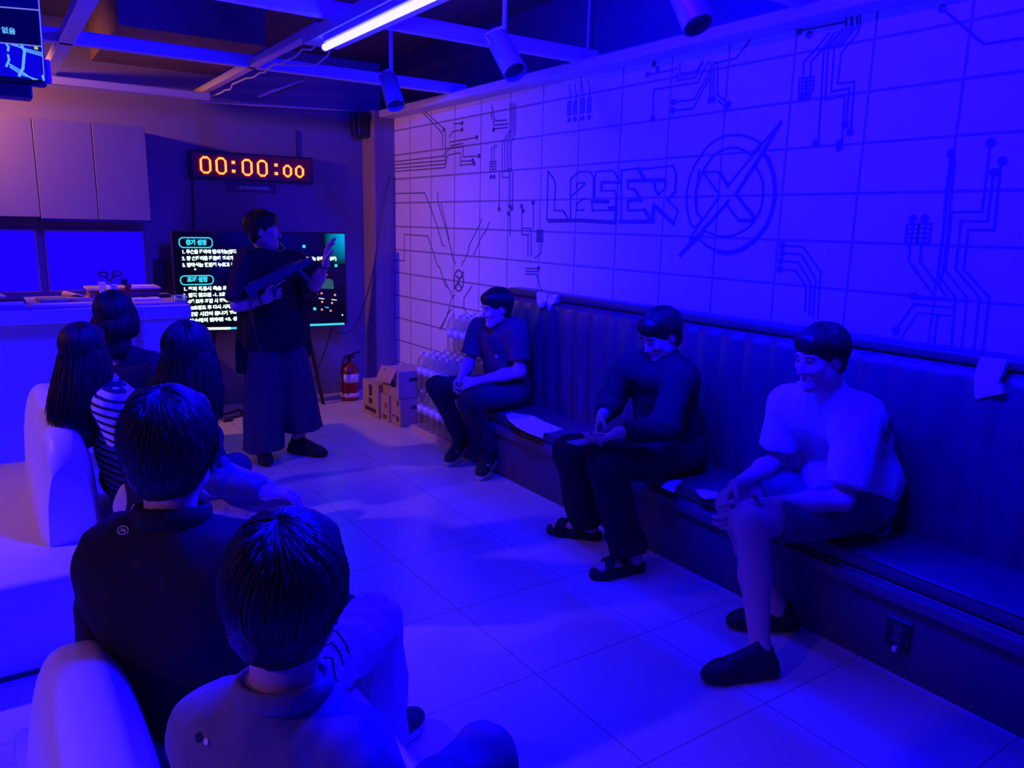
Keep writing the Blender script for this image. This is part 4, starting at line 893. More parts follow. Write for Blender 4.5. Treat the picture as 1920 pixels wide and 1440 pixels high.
def hair_prims(c, A, s, style, length=.3, flow=(0, 0, 0)):
    g = lambda *p: c + A @ (V(*p) * s); r = lambda *x: V(*x) * s; fl = np.asarray(flow, float)
    P = [Ell(g(0, -.016, .040), r(.083, .101, .091), A, .02), Ell(g(0, .052, .078), r(.066, .046, .040), A, .03), Ell(g(0, -.040, -.02), r(.074, .054, .072), A, .03)]
    face = [Ell(g(0, .098, -.045), r(.062, .075, .088), A, .01, sub=True), Ell(g(0, .10, -.10), r(.085, .075, .09), A, .01, sub=True)]
    if style == 'short':
        face += [Ell(g(-.082, .01, -.03), r(.022, .04, .05), A, .01, sub=True), Ell(g(.082, .01, -.03), r(.022, .04, .05), A, .01, sub=True)]
        return P + face
    b = g(0, -.045, -.02); e = b - UP * length + fl
    P += [Cap(b, e, .078 * s, (.102 if length > .2 else .085) * s, .03, A[:, 1], 1.45)]
    for sx in (-1, 1):
        p = g(sx * .070, .0, -.02); P.append(Cap(p, p - UP * length * .62 + fl * .5 + A[:, 0] * sx * .012, .024 * s, .016 * s, .03))
    return P + face

def shoe(parent, heel, toe, mu, ms, lift_z=0.0, size=1.0, h=.005, stripes=False):
    heel, toe = np.asarray(heel, float), np.asarray(toe, float); f = nrm(toe - heel); L = .275 * size; mid = (heel + toe) / 2; heel = mid - f * L / 2 * .8; toe = mid + f * L / 2 * .72
    s = nrm(np.cross(f, UP)); u = np.cross(s, f)
    b = lambda t, a, z: heel + f * (L * t) + s * a + u * z
    up = [Cap(b(.02, 0, .032), b(.36, 0, .034), .038, .037, .02, u, 1.15), Cap(b(.36, 0, .03), b(.66, .004, .024), .039, .045, .03, u, 1.25), Cap(b(.66, .004, .022), b(.80, .004, .018), .043, .036, .03, u, 1.5),
          Cap(b(.08, 0, .05), b(.10, 0, .105), .038, .035, .03), Cap(b(.20, 0, .082), b(.52, .002, .050), .032, .028, .03), Cap(b(.26, 0, .088), b(.20, 0, .112), .020, .014, .012, f, 1.8)]
    for p in up: p.cuts = [(b(.0, 0, .0), -u)]
    up[3].cuts = [(b(.1, 0, .092), u + f * .35), (b(0, 0, 0), -u)]
    o = sdf_mesh('shoe', up, h, mu, parent)
    so = [Cap(b(.0, 0, .004), b(.36, 0, .004), .042, .040, .02), Cap(b(.36, 0, .004), b(.66, .004, .004), .040, .049, .02), Cap(b(.66, .004, .004), b(.82, .004, .006), .048, .036, .02)]
    for p in so: p.cuts = [(b(0, 0, .024), u), (b(0, 0, -.008), -u)]
    sdf_mesh('sole', so, h, ms, o)
    bm = nb()
    for k in range(4):
        t = .34 + .075 * k; z = .083 - .011 * k; add_tube(bm, [b(t, -.024, z - .008), b(t + .01, 0, z + .003), b(t, .024, z - .008)], .0028, 5)
    obj('laces', bm, mu if ms is mu else M['darkgrey'], o, True)
    if stripes:
        bm = nb()
        for k in range(3):
            t = .32 + .10 * k
            for sg in (-1, 1): add_tube(bm, [b(t, sg * .041, .016), b(t + .05, sg * .036, .045), b(t + .085, sg * .026, .062)], .006, 5)
        obj('side_stripes', bm, ms, o, True)
    return o

def sandal(parent, heel, toe, m):
    heel, toe = np.asarray(heel, float), np.asarray(toe, float); f = nrm(toe - heel); L = .275; mid = (heel + toe) / 2; heel = mid - f * L * .4; s = nrm(np.cross(f, UP)); u = UP
    b = lambda t, a, z: heel + f * (L * t) + s * a + u * z
    so = [Cap(b(.0, 0, .012), b(.36, 0, .012), .042, .040, .02), Cap(b(.36, 0, .012), b(.66, .004, .012), .040, .050, .02), Cap(b(.66, .004, .012), b(.82, .004, .012), .049, .040, .02)]
    for p in so: p.cuts = [(b(0, 0, .034), u), (b(0, 0, -.022), -u)]
    o = sdf_mesh('sandal', so, .005, m, parent)
    for t0, tilt in ((.40, .10), (.62, -.06)):
        bm = nb()
        pts = [b(t0 + tilt * math.cos(a), .052 * math.cos(a), .028 + .052 * math.sin(a)) for a in np.linspace(math.pi, 0, 11)]
        for w_ in (-.018, -.009, 0, .009, .018): add_tube(bm, [p + f * w_ for p in pts], .0062, 6)
        obj('strap', bm, m, o, True)
    return o, [Cap(b(.06, 0, .050), b(.42, 0, .052), .029, .029, .02), Cap(b(.42, 0, .055), b(.70, 0, .046), .030, .034, .02, u, 1.6), Cap(b(.06, 0, .05), b(.10, 0, .13), .030, .032, .03)] + \
        [Cap(b(.72, a, .045), b(.86 - abs(a - .018) * 1.4, a * 1.1, .042), .0115 if a > .02 else .009, .010 if a > .02 else .0075, .006) for a in (.026, .011, -.002, -.014, -.026)]

def torso_prims(q, t=0.0, belly=0.0, hem=.0, k=.05):
    F, R_ = q['F'], q['R']; pel, cst, nk = q['pel'], q['cst'], q['nk']; w = q.get('w', 1.0)
    wst = pel + (cst - pel) * .45 + F * belly * .35
    P = [Cap(pel - (cst - pel) * hem, wst, (.150 + t) * w, (.138 + t) * w, k, F, 1.25), Cap(wst, cst, (.138 + t) * w, (.155 + t) * w, k, F, 1.30), Cap(q['sl'] * .88 + q['sr'] * .12, q['sr'] * .88 + q['sl'] * .12, (.052 + t * .8) * w, None, .05),
         Cap(cst + (nk - cst) * .45 - R_ * .08, cst + (nk - cst) * .45 + R_ * .08, (.085 + t) * w, None, .05)]
    if belly: P.append(Ell(wst + F * .07, V(.13, .10 + belly, .13) * w, axes_of(F), .06))
    for sd in ('sl', 'sr'): P.append(Cap(nk - (nk - cst) * .02, q[sd] + (nk - q[sd]) * .18, (.044 + t) * w, (.046 + t) * w, .04))
    return P

def pose(pel, face_deg, lean, head, hface, hup=(0, 0, 1), sw=.185, twist=0.0, tl=.47, w=1.0, up=None):
    """face_deg: heading of the chest (0 = +x, 90 = +y); lean: forward lean in degrees"""
    a = math.radians(face_deg); F0 = V(math.cos(a), math.sin(a), 0); R_ = V(F0[1], -F0[0], 0); l = math.radians(lean)
    U = UP * math.cos(l) + F0 * math.sin(l) if up is None else nrm(up); F = nrm(np.cross(U, R_))
    pel = V(*pel); cst = pel + U * tl * .70; nk = pel + U * tl * 1.08; sh = pel + U * tl * .97
    A = axes_of(V(*hface), V(*hup))
    return dict(pel=pel, F=F, R=R_, U=U, cst=cst, nk=nk, sl=sh - R_ * sw, sr=sh + R_ * sw, head=V(*head), A=A, w=w)

def build_body(root, q, arms, h=.0055, extra=(), scale=1.0, neck_r=.052):
    """arms: list of (shoulder, elbow, wrist, hand_dir, palm, lat, kw)"""
    P = head_prims(q['head'], q['A'], scale)
    nb_ = q['nk'] - q['U'] * .03; hb = q['head'] + q['A'] @ V(0, -.022, -.055) * scale
    P += [Cap(nb_, hb, neck_r * 1.05, neck_r * .95, .03), Cap(q['pel'], q['cst'], .09, .10, .05), Cap(q['sl'], q['sr'], .045, None, .05), Cap(q['cst'], nb_, .07, .06, .05)]
    for S, E_, W_, hd, pn, lat, kw in arms:
        S, E_, W_ = map(lambda x: np.asarray(x, float), (S, E_, W_))
        P += [Cap(S, E_, .047, .038, .03), Cap(E_, E_ + (W_ - E_) * .35, .040, .041, .03), Cap(E_ + (W_ - E_) * .35, W_, .040, .027, .03), Cap(W_, W_ + nrm(hd) * .02, .026, .024, .02, pn, 1.25)]
        if hd is not None: P += hand_prims(W_, hd, pn, lat, **kw)
    P += list(extra)
    o = sdf_mesh('body', P, h, M['skin'], root)
    return o

def eyes(root, q, s=1.0):
    for sx in (-1, 1):
        c = q['head'] + q['A'] @ (V(sx * .032, .078, .004) * s); bm = nb(); bmesh.ops.create_uvsphere(bm, u_segments=12, v_segments=8, radius=.0125 * s); bmesh.ops.translate(bm, vec=Vector(c), verts=bm.verts)
        o = obj('eye', bm, M['eyewhite'], root, True)
        d = q['A'] @ V(0, 1, 0); bm = nb(); add_lathe(bm, [(0, .0128 * s), (.0058 * s, .0116 * s), (.0062 * s, .0108 * s)], 12, c, d); obj('iris', bm, M['black'], o)
        bm = nb(); g = lambda *p: q['head'] + q['A'] @ (V(*p) * s)
        add_tube(bm, [g(sx * .016, .0955, .0265), g(sx * .032, .0945, .031), g(sx * .050, .0845, .027)], .0035 * s, 6); obj('eyebrow', bm, M['hair'], root, True)

    g = lambda *p: q['head'] + q['A'] @ (V(*p) * s)
    bm = nb()
    add_tube(bm, [g(-.022, .086, -.0645), g(-.010, .0945, -.0615), g(0, .0965, -.0625), g(.010, .0945, -.0615), g(.022, .086, -.0645)], lambda f: (.0012 + .0030 * math.sin(math.pi * f)) * s, 6)
    add_tube(bm, [g(-.020, .086, -.0665), g(-.008, .0945, -.0705), g(.008, .0945, -.0705), g(.020, .086, -.0665)], lambda f: (.0012 + .0036 * math.sin(math.pi * f)) * s, 6)
    obj('lips', bm, M['lip'], root, True)

def hair(root, q, style, n, seed, s=1.0, length=.3, flow=(0, 0, 0), h=.006, w=.0038):
    o = sdf_mesh('hair', hair_prims(q['head'], q['A'], s, style, length, flow), h, M['hair'], root, .004, 26, seed, (1, 1, .25))
    bm = nb(); strands(bm, q['head'], q['A'], s, style, n, seed, length, w, flow)
    obj('hair_locks', bm, M['hair'], o, True)
    return o

def ring(c, axis, r, t, seg=26, sx=1.0, xdir=None):
    axis = Vector(axis).normalized(); u, v = frame_of(axis)
    if xdir is not None: u = Vector(xdir); u = (u - axis * u.dot(axis)).normalized(); v = axis.cross(u)
    bm = nb(); pts = [Vector(c) + u * math.cos(2 * math.pi * k / seg) * r * sx + v * math.sin(2 * math.pi * k / seg) * r for k in range(seg + 1)]
    add_tube(bm, pts, t, 6, False); return bm

def ring_caps(c, axis, r, t, sx=1.0, n=20, k=.008, height=1.0):
    axis = nrm(axis); u = nrm(np.cross(axis, V(0, 0, 1) if abs(axis[2]) < .9 else V(1, 0, 0))); v = np.cross(axis, u); c = np.asarray(c, float)
    P_ = [c + (u * math.cos(2 * math.pi * i / n) + v * math.sin(2 * math.pi * i / n)) * r for i in range(n + 1)]
    return [Cap(a, b, t * height, None, k, u * math.cos(2 * math.pi * (i + .5) / n) + v * math.sin(2 * math.pi * (i + .5) / n), height) for i, (a, b) in enumerate(zip(P_, P_[1:]))]

def on_mesh(o, px, py):
    """point and normal where a sight line first meets a mesh: where a print sits on cloth"""
    me = o.data; t = BVHTree.FromPolygons([v.co[:] for v in me.vertices], [p.vertices[:] for p in me.polygons])
    d = Vector(_ray(px, py)).normalized(); p, n, i, dist = t.ray_cast(Vector((0, 0, CAM_H)), d)
    return p, n

def sleeve(S, E_, f, r0, r1, k=.03, **kw):
    S, E_ = np.asarray(S, float), np.asarray(E_, float); e = S + (E_ - S) * f
    return Cap(S, e + (E_ - S) * .12, r0, r1, k, cuts=[(e, E_ - S)], **kw)

def leg_prims(H, K, A_, r, cut=None, k=.04):
    H, K, A_ = map(lambda x: np.asarray(x, float), (H, K, A_)); rh, rk, rk2, ra = r
    P = [Cap(H, K, rh, rk, k), Cap(K, A_, rk2, ra, .03)]
    if cut is not None: P[1].cuts = [(A_ + (A_ - K) * cut, A_ - K)]
    return P

ppl = 'people in the room'

# ------------------------------------------------------------------ 1 the standing person with the toy gun
q = pose((1.60, 5.22, 0.90), -68, 0, (1.548, 5.19, 1.572), (.90, -.44, -.02), sw=.19, tl=.485)
q['sr'] = V(1.43, 5.14, 1.36); q['sl'] = V(1.775, 5.26, 1.345)
root = thing('person', 'standing person in black T-shirt and wide trousers, holding a toy gun, other hand raised', 'person', (1.62, 5.2, 0), ppl)
rE, rW = V(1.335, 5.08, 1.10), V(1.475, 4.95, 1.145); lE, lW = V(1.862, 5.10, 1.215), V(1.875, 4.93, 1.370)
build_body(root, q, [(q['sr'], rE, rW, (.80, -.22, .56), (.25, -.75, .2), (-.3, .1, .9), dict(per=((.10, .25, .1), (.9, 1.1, .6), (1.0, 1.1, .6), (1.1, 1.1, .6)), thumb=.5)),
                     (q['sl'], lE, lW, (.12, -.10, 1.0), (.75, -.55, .1), (-.55, -.75, 0), dict(curl=(.25, .35, .25), spread=.10))], h=.005,
           extra=[Cap((1.515, 5.2, .9), (1.50, 5.22, .1), .07, .045, .03), Cap((1.70, 5.24, .9), (1.76, 5.24, .1), .07, .045, .03)])
eyes(root, q)
hair(root, q, 'short', 700, 1, w=.0036)
P = torso_prims(q, .022, hem=.55) + [sleeve(q['sr'], rE, .93, .094, .088), sleeve(q['sl'], lE, .86, .094, .090)]
P.append(Cap((1.53, 5.22, .92), (1.70, 5.25, .92), .148, None, .05, V(.35, -.94, 0), 1.1)); P.append(Cap((1.52, 5.22, .80), (1.70, 5.25, .80), .145, None, .05, V(.35, -.94, 0), 1.1))
for p in P[:2] + P[-2:]: p.cuts = [((0, 0, .795), (0, 0, -1))]
sh = sdf_mesh('t_shirt', P, .008, M['tee_black'], root, .010, 7, 1)
obj('collar', ring(q['nk'] + V(.01, -.012, .045), (.1, -.35, 1), .066, .007), M['tee_black'], sh, True)
obj('necklace', ring(q['nk'] + V(.02, -.02, .052), (.15, -.55, 1), .070, .0022), M['palewood'], root, True)
# open overshirt hanging behind and at the sides
P = [Cap((1.455, 5.24, 1.16), (1.435, 5.25, .66), .075, .085, .05, cuts=[((0, 0, .62), (0, 0, -1))]), Cap((1.79, 5.27, 1.12), (1.83, 5.26, .74), .060, .050, .05, cuts=[((0, 0, .70), (0, 0, -1))]),
     Cap((1.50, 5.32, 1.1), (1.78, 5.34, 1.1), .06, None, .06), Cap((1.50, 5.32, .74), (1.78, 5.34, .78), .06, None, .06, cuts=[((0, 0, .70), (0, 0, -1))]), Cap((1.62, 5.33, 1.1), (1.62, 5.33, .76), .10, None, .06, V(0, 1, 0), 1.6, cuts=[((0, 0, .70), (0, 0, -1))])]
sdf_mesh('overshirt', P, .010, M['overshirt'], root, .010, 6, 2)
# wide trousers
P = [Cap((1.52, 5.22, .84), (1.69, 5.24, .84), .118, None, .05, V(0, 1, 0), 1.2), Cap((1.525, 5.2, .82), (1.495, 5.19, .10), .118, .142, .02, V(0, 1, 0), 1.1, cuts=[((0, 0, .085), (0, 0, -1))]),
     Cap((1.70, 5.23, .82), (1.80, 5.22, .12), .116, .140, .02, V(0, 1, 0), 1.1, cuts=[((0, 0, .095), (.05, 0, -1))])]
sdf_mesh('trousers', P, .009, M['navy'], root, .014, 6, 3, (1.2, 1.2, .3))
shoe(root, (1.51, 5.30, .022), (1.475, 5.06, .022), M['shoe'], M['shoe'], size=1.08)
shoe(root, (1.72, 5.27, .022), (1.875, 5.08, .022), M['shoe'], M['shoe'], size=1.08)
obj('wristband', ring(rW - (rW - rE) * .12, rW - rE, .031, .006), M['black'], root, True)
obj('wristband', ring(lW - (lW - lE) * .08, lW - lE, .031, .006), M['black'], root, True)
# toy laser gun, held across the chest
g0, g1 = V(1.366, 4.955, 1.205), V(1.735, 4.90, 1.380); gd = nrm(g1 - g0); gs = nrm(np.cross(gd, UP)); gu = np.cross(gs, gd)
G = lambda t, z, a=0.0: Vector(g0 + gd * t + gu * z + gs * a)
t = thing('toy_laser_gun', 'dark toy laser gun held by the standing person', 'toy gun', G(.2, 0))
Rm = Matrix((gd, gs, gu)).transposed()
def gbox(name, t0, t1, z0, z1, wd, m, bev=.006):
    bm = nb(); add_box(bm, (-(t1 - t0) / 2, -wd / 2, -(z1 - z0) / 2), ((t1 - t0) / 2, wd / 2, (z1 - z0) / 2), bev); bmesh.ops.transform(bm, matrix=Rm.to_4x4(), verts=bm.verts); bmesh.ops.translate(bm, vec=G((t0 + t1) / 2, (z0 + z1) / 2), verts=bm.verts)
    return obj(name, bm, M[m], t)
M['gun'] = mat('blue_black_plastic', (0.055, 0.055, 0.085), .4, .5)
gbox('receiver', .02, .30, -.03, .032, .05, 'gun'); gbox('handguard', .29, .40, -.024, .026, .046, 'gun'); gbox('stock', -.01, .05, -.055, .02, .042, 'gun'); gbox('top_rail', .08, .34, .032, .042, .024, 'black', .002)
bm = nb(); add_lathe(bm, [(.02, 0), (.022, .05), (.016, .055), (.0, .055)], 14, G(.40, 0), gd); obj('muzzle', bm, M['gun'], t)
bm = nb(); add_tube(bm, [G(.16, -.02), G(.135, -.115)], .017, 8); obj('grip', bm, M['gun'], t)
bm = nb(); add_tube(bm, [G(.34, -.02), G(.375, -.12)], .015, 8); obj('foregrip', bm, M['gun'], t)
bm = nb(); add_box(bm, G(.445, -.004) - Vector((.008,) * 3), G(.445, -.004) + Vector((.008,) * 3), .003); obj('front_lamp', bm, M['red'], t)
bm = nb(); add_tube(bm, [G(.0, -.03), (1.40, 5.0, 1.05), (1.42, 5.03, .92), (1.46, 5.03, .80), (1.53, 5.03, .735)], .004, 6); obj('sling', bm, M['darkgrey'], t, True)

# ------------------------------------------------------------------ 2 bench, far end
q = pose((2.97, 4.36, .53), 183, 12, (2.80, 4.27, 1.105), (-.95, .12, -.22), sw=.185, tl=.46, w=1.02)
q['sl'] = V(2.90, 4.18, .955); q['sr'] = V(2.83, 4.54, .92)
root = thing('person', 'person in dark plum T-shirt seated at the far end of the bench, hands together', 'person', (2.85, 4.35, 0), ppl)
lE, lW = V(2.90, 4.13, .69), V(2.66, 4.29, .615); rE, rW = V(2.76, 4.56, .68), V(2.62, 4.42, .62)
build_body(root, q, [(q['sl'], lE, lW, (-.9, .35, -.2), (0, .6, -.5), (0, .4, .8), dict(curl=(.6, .7, .5))), (q['sr'], rE, rW, (-.8, -.3, -.45), (0, -.6, -.4), (.1, -.5, .8), dict(curl=(.6, .7, .5)))], h=.0055)
eyes(root, q); hair(root, q, 'short', 650, 2)
P = torso_prims(q, .018, hem=.12) + [sleeve(q['sl'], lE, .72, .082, .076), sleeve(q['sr'], rE, .72, .082, .076)]
tee = sdf_mesh('t_shirt', P, .008, M['tee_plum'], root, .010, 8, 4)
obj('collar', ring(q['nk'] + V(-.012, 0, .035), (-.35, 0, 1), .062, .007), M['tee_plum'], tee, True)
p_, n_ = on_mesh(tee, 931, 668)
if p_: bm = nb(); add_lathe(bm, [(.012, -.002), (.012, .002), (0, .002)], 12, p_, n_); obj('chest_logo', bm, M['white'], tee)
P = [Cap((2.96, 4.28, .535), (2.96, 4.44, .535), .125, None, .05)] + leg_prims((2.93, 4.25, .51), (2.53, 4.17, .515), (2.735, 4.205, .13), (.095, .072, .068, .060), .02) + leg_prims((2.93, 4.47, .51), (2.475, 4.49, .56), (2.70, 4.555, .15), (.095, .070, .066, .058), .02)
sdf_mesh('jeans', P, .008, M['denim'], root, .008, 9, 5)
shoe(root, (2.76, 4.20, .105), (2.575, 4.08, .022), M['shoe'], M['sole'], stripes=True)
shoe(root, (2.735, 4.56, .095), (2.545, 4.44, .022), M['shoe'], M['sole'], stripes=True)

# ------------------------------------------------------------------ 3 bench, middle, with a phone
q = pose((2.90, 2.74, .53), 186, 14, (2.735, 2.69, 1.135), (-.86, .1, -.45), sw=.18, tl=.455)
q['sl'] = V(2.74, 2.56, .925); q['sr'] = V(2.70, 2.90, .925)
root = thing('person', 'person all in black seated mid bench, looking down at a phone', 'person', (2.8, 2.73, 0), ppl)
lE, lW = V(2.60, 2.50, .715), V(2.40, 2.60, .70); rE, rW = V(2.62, 2.93, .735), V(2.455, 2.78, .735)
so1, f1 = sandal(root, (2.535, 2.535, .01), (2.275, 2.575, .01), M['shoe']); so2, f2 = sandal(root, (2.59, 2.94, .01), (2.44, 3.12, .01), M['shoe'])
build_body(root, q, [(q['sl'], lE, lW, (-.86, .30, -.36), (0, .45, .85), (.0, .9, .3), dict(curl=(.45, .6, .4))), (q['sr'], rE, rW, (-.62, -.30, -.72), (0, -.6, -.5), (-.5, -.5, .6), dict(curl=(.3, .4, .3)))], h=.0055, extra=f1 + f2 + [Cap((2.48, 2.55, .1), (2.36, 2.64, .5), .04, .05, .02), Cap((2.56, 2.97, .1), (2.36, 2.90, .5), .04, .05, .02)])
eyes(root, q); hair(root, q, 'short', 650, 3, 1.03)
P = torso_prims(q, .03, hem=.15) + [sleeve(q['sl'], lE, 1.0, .078, .070), sleeve(q['sr'], rE, 1.0, .078, .070), sleeve(lE, lW, .86, .062, .046), sleeve(rE, rW, .78, .062, .046)]
tee = sdf_mesh('jacket', P, .008, M['black_cloth'], root, .012, 8, 6)
P = [Cap((2.90, 2.66, .54), (2.90, 2.82, .54), .13, None, .05)] + leg_prims((2.88, 2.64, .51), (2.37, 2.64, .53), (2.455, 2.545, .12), (.10, .085, .088, .092), .02) + leg_prims((2.88, 2.84, .51), (2.36, 2.90, .53), (2.54, 2.965, .12), (.10, .085, .086, .088), .02)
sdf_mesh('trousers', P, .008, M['black_cloth'], root, .010, 8, 7)
t = thing('phone', 'dark phone held flat by the person in black', 'phone', (2.27, 2.70, .655))
bm = nb(); add_box(bm, (2.19, 2.655, .648), (2.34, 2.73, .657), .004, 2, Matrix.Rotation(.15, 3, 'Z') @ Matrix.Rotation(.06, 3, 'Y')); obj('body', bm, M['grey'], t)

# ------------------------------------------------------------------ 4 bench, near end, white T-shirt
q = pose((3.00, 1.79, .54), 178, 24, (2.70, 1.78, 1.165), (-.93, .18, -.22), sw=.19, tl=.475, w=1.06)
q['sl'] = V(2.80, 1.655, .885); q['sr'] = V(2.77, 1.965, .905); q['nk'] = V(2.785, 1.80, 1.01); q['cst'] = V(2.955, 1.80, .80)
root = thing('person', 'person in white T-shirt and shorts seated nearest on the bench, wearing a watch', 'person', (2.85, 1.78, 0), ppl)
lE, lW = V(2.69, 1.615, .625), V(2.385, 1.80, .60); rE, rW = V(2.77, 1.985, .675), V(2.43, 1.925, .635)
sh1 = ((2.32, 1.60, .022), (2.085, 1.695, .022)); sh2 = ((2.665, 1.775, .022), (2.49, 1.91, .022))
legs = [Cap((2.95, 1.69, .53), (2.345, 1.765, .545), .085, .062, .03), Ell((2.335, 1.765, .545), (.058, .06, .062), None, .03), Cap((2.34, 1.76, .53), (2.33, 1.72, .36), .060, .058, .03), Cap((2.33, 1.72, .36), (2.288, 1.635, .10), .058, .036, .03), Cap((2.285, 1.63, .10), (2.20, 1.66, .05), .036, .03, .03),
        Cap((2.95, 1.89, .53), (2.45, 1.95, .555), .085, .062, .03), Cap((2.45, 1.95, .54), (2.53, 1.90, .34), .060, .056, .03), Cap((2.53, 1.90, .34), (2.62, 1.81, .10), .056, .036, .03), Cap((2.62, 1.81, .1), (2.57, 1.85, .05), .036, .03, .03)]
build_body(root, q, [(q['sl'], lE, lW, (-.80, .22, -.55), (.1, .85, -.3), (-.2, .2, .9), dict(curl=(.5, .6, .5), s=1.05)), (q['sr'], rE, rW, (-.78, -.25, -.55), (.1, -.85, -.2), (-.2, -.2, .9), dict(curl=(.4, .5, .4), s=1.05))], h=.005, extra=legs, scale=1.02, neck_r=.06)
eyes(root, q); hair(root, q, 'short', 650, 4, 1.02)
P = torso_prims(q, .030, belly=.03, hem=.22) + [sleeve(q['sl'], lE, .80, .082, .084), sleeve(q['sr'], rE, .72, .082, .082)]
P.append(Cap((3.01, 1.73, .63), (3.01, 1.87, .63), .158, None, .05, cuts=[((3.0, 1.8, .535), (-.55, 0, -1))]))
tee = sdf_mesh('t_shirt', P, .007, M['tee_white'], root, .013, 7, 8)
obj('collar', ring(q['nk'] + V(-.02, 0, .03), (-.5, 0, 1), .066, .008), M['tee_white'], tee, True)
p_, n_ = on_mesh(tee, 1664, 806)
if p_:
    t_ = Vector((0, 0, 1)); ux = t_.cross(n_).normalized()
    bm = ring(p_ + n_ * .002, n_, .048, .004); 
    for dz in (.014, -.012):
        b2 = ring(p_ + n_ * .002 + t_ * dz, n_, .013, .004); me_ = bpy.data.meshes.new('x'); b2.to_mesh(me_); b2.free(); bm.from_mesh(me_); bpy.data.meshes.remove(me_)
    for dz in (-.085, -.105): add_tube(bm, [p_ + t_ * dz - ux * .05 + n_ * .004, p_ + t_ * dz + ux * .05 + n_ * .002], .003, 5)
    obj('back_print', bm, M['ink'], tee, True)
P = [Cap((2.97, 1.70, .55), (2.97, 1.88, .55), .14, None, .05), Cap((2.95, 1.69, .52), (2.40, 1.755, .545), .115, .090, .05, cuts=[((2.455, 1.75, .54), (-1, .12, .12))]), Cap((2.95, 1.89, .52), (2.52, 1.945, .55), .115, .090, .05, cuts=[((2.56, 1.94, .55), (-1, .12, .1))])]
sdf_mesh('shorts', P, .007, M['shorts'], root, .010, 8, 9)
shoe(root, *sh1, M['shoe'], M['shoe'], size=1.06); shoe(root, *sh2, M['shoe'], M['shoe'], size=1.02)
wa = nrm(lW - lE); wc = lW - wa * .012; wt = obj('wrist_watch', ring(wc, wa, .033, .0075), M['black'], root, True); wt['label'] = 'black watch with square face'
wn = nrm(V(-.25, -.85, .45)); wn = nrm(wn - wa * (wn @ wa)); bm = nb(); add_lathe(bm, [(.017, 0), (.018, .008), (.014, .010), (0, .010)], 4, wc + wn * .032, wn); obj('watch_face', bm, M['grey'], wt)

# ------------------------------------------------------------------ 5 far woman with long hair, striped T-shirt
q = pose((.48, 3.62, .50), 15, -4, (.315, 3.60, 1.095), (.55, .83, -.05), sw=.165, tl=.43, w=.9)
q['nk'] = V(.375, 3.61, .95); q['cst'] = V(.42, 3.62, .78); q['sr'] = V(.385, 3.46, .885); q['sl'] = V(.40, 3.78, .89)
root = thing('person', 'long haired person in striped T-shirt seated against the far sofa backrest', 'person', (.5, 3.68, 0), ppl)
rE, rW = V(.455, 3.40, .64), V(.70, 3.50, .59); lE, lW = V(.50, 3.88, .66), V(.70, 3.98, .58)
build_body(root, q, [(q['sr'], rE, rW, (.8, .5, -.2), (.2, .3, -.9), (-.3, .8, .2), dict(curl=(.3, .4, .3), s=.92)), (q['sl'], lE, lW, (.9, .1, -.2), (.1, -.2, -.9), (.2, -.9, .2), dict(curl=(.3, .4, .3), s=.92))], scale=.95, neck_r=.045)
hair(root, q, 'long', 900, 5, .90, .30, (-.035, -.02, 0), w=.0036)
P = torso_prims(q, .012, hem=.1) + [sleeve(q['sr'], rE, .62, .076, .074), sleeve(q['sl'], lE, .62, .072, .068)]
sdf_mesh('t_shirt', P, .007, M['stripe'], root, .007, 9, 10)
P = [Cap((.46, 3.72, .50), (.56, 3.60, .50), .12, None, .05)] + leg_prims((.56, 3.60, .48), (.92, 3.68, .47), (.94, 3.72, .12), (.088, .066, .062, .05), .02) + leg_prims((.50, 3.76, .48), (.86, 3.96, .47), (.92, 4.02, .12), (.088, .066, .062, .05), .02)
sdf_mesh('trousers', P, .010, M['denim'], root, .006, 9, 11)
shoe(root, (.93, 3.70, .022), (1.13, 3.76, .022), M['shoe'], M['sole'], size=.9, h=.007); shoe(root, (.91, 4.0, .022), (1.10, 4.08, .022), M['shoe'], M['sole'], size=.9, h=.007)

# ------------------------------------------------------------------ 6 person with bob hair, farthest of the group
q = pose((.56, 4.28, .50), 55, 2, (.512, 4.17, 1.165), (.45, .89, -.04), sw=.165, tl=.43, w=.9)
root = thing('person', 'person with chin length bob seated in front of the counter, mostly hidden', 'person', (.56, 4.28, 0), ppl)
q['nk'] = V(.52, 4.20, .98); q['cst'] = V(.54, 4.24, .80); q['sr'] = V(.66, 4.13, .92); q['sl'] = V(.42, 4.36, .92)
rE, rW = V(.76, 4.05, .70), V(.86, 4.15, .62); lE, lW = V(.52, 4.5, .68), V(.76, 4.52, .6)
build_body(root, q, [(q['sr'], rE, rW, (.7, .6, .1), (.2, .3, -.9), (-.4, .6, .3), dict(s=.92)), (q['sl'], lE, lW, (.9, .1, -.2), (.1, -.2, -.9), (.2, -.9, .2), dict(s=.92))], h=.007, scale=.95, neck_r=.045)
hair(root, q, 'bob', 700, 6, .97, .105, (0, 0, 0), w=.0036)
P = torso_prims(q, .015, hem=.1) + [sleeve(q['sr'], rE, .95, .07, .06), sleeve(q['sl'], lE, .95, .07, .06)]
sdf_mesh('t_shirt', P, .010, M['black_cloth'], root, .007, 9, 12)
P = [Cap((.52, 4.32, .50), (.62, 4.22, .50), .12, None, .05)] + leg_prims((.62, 4.20, .48), (.95, 4.30, .47), (.98, 4.32, .12), (.088, .066, .062, .05), .02) + leg_prims((.54, 4.34, .48), (.90, 4.50, .47), (.96, 4.55, .12), (.088, .066, .062, .05), .02)
sdf_mesh('trousers', P, .010, M['denim'], root, .006, 9, 13)
shoe(root, (.97, 4.32, .022), (1.17, 4.38, .022), M['shoe'], M['sole'], size=.9, h=.008); shoe(root, (.95, 4.54, .022), (1.14, 4.60, .022), M['shoe'], M['sole'], size=.9, h=.008)

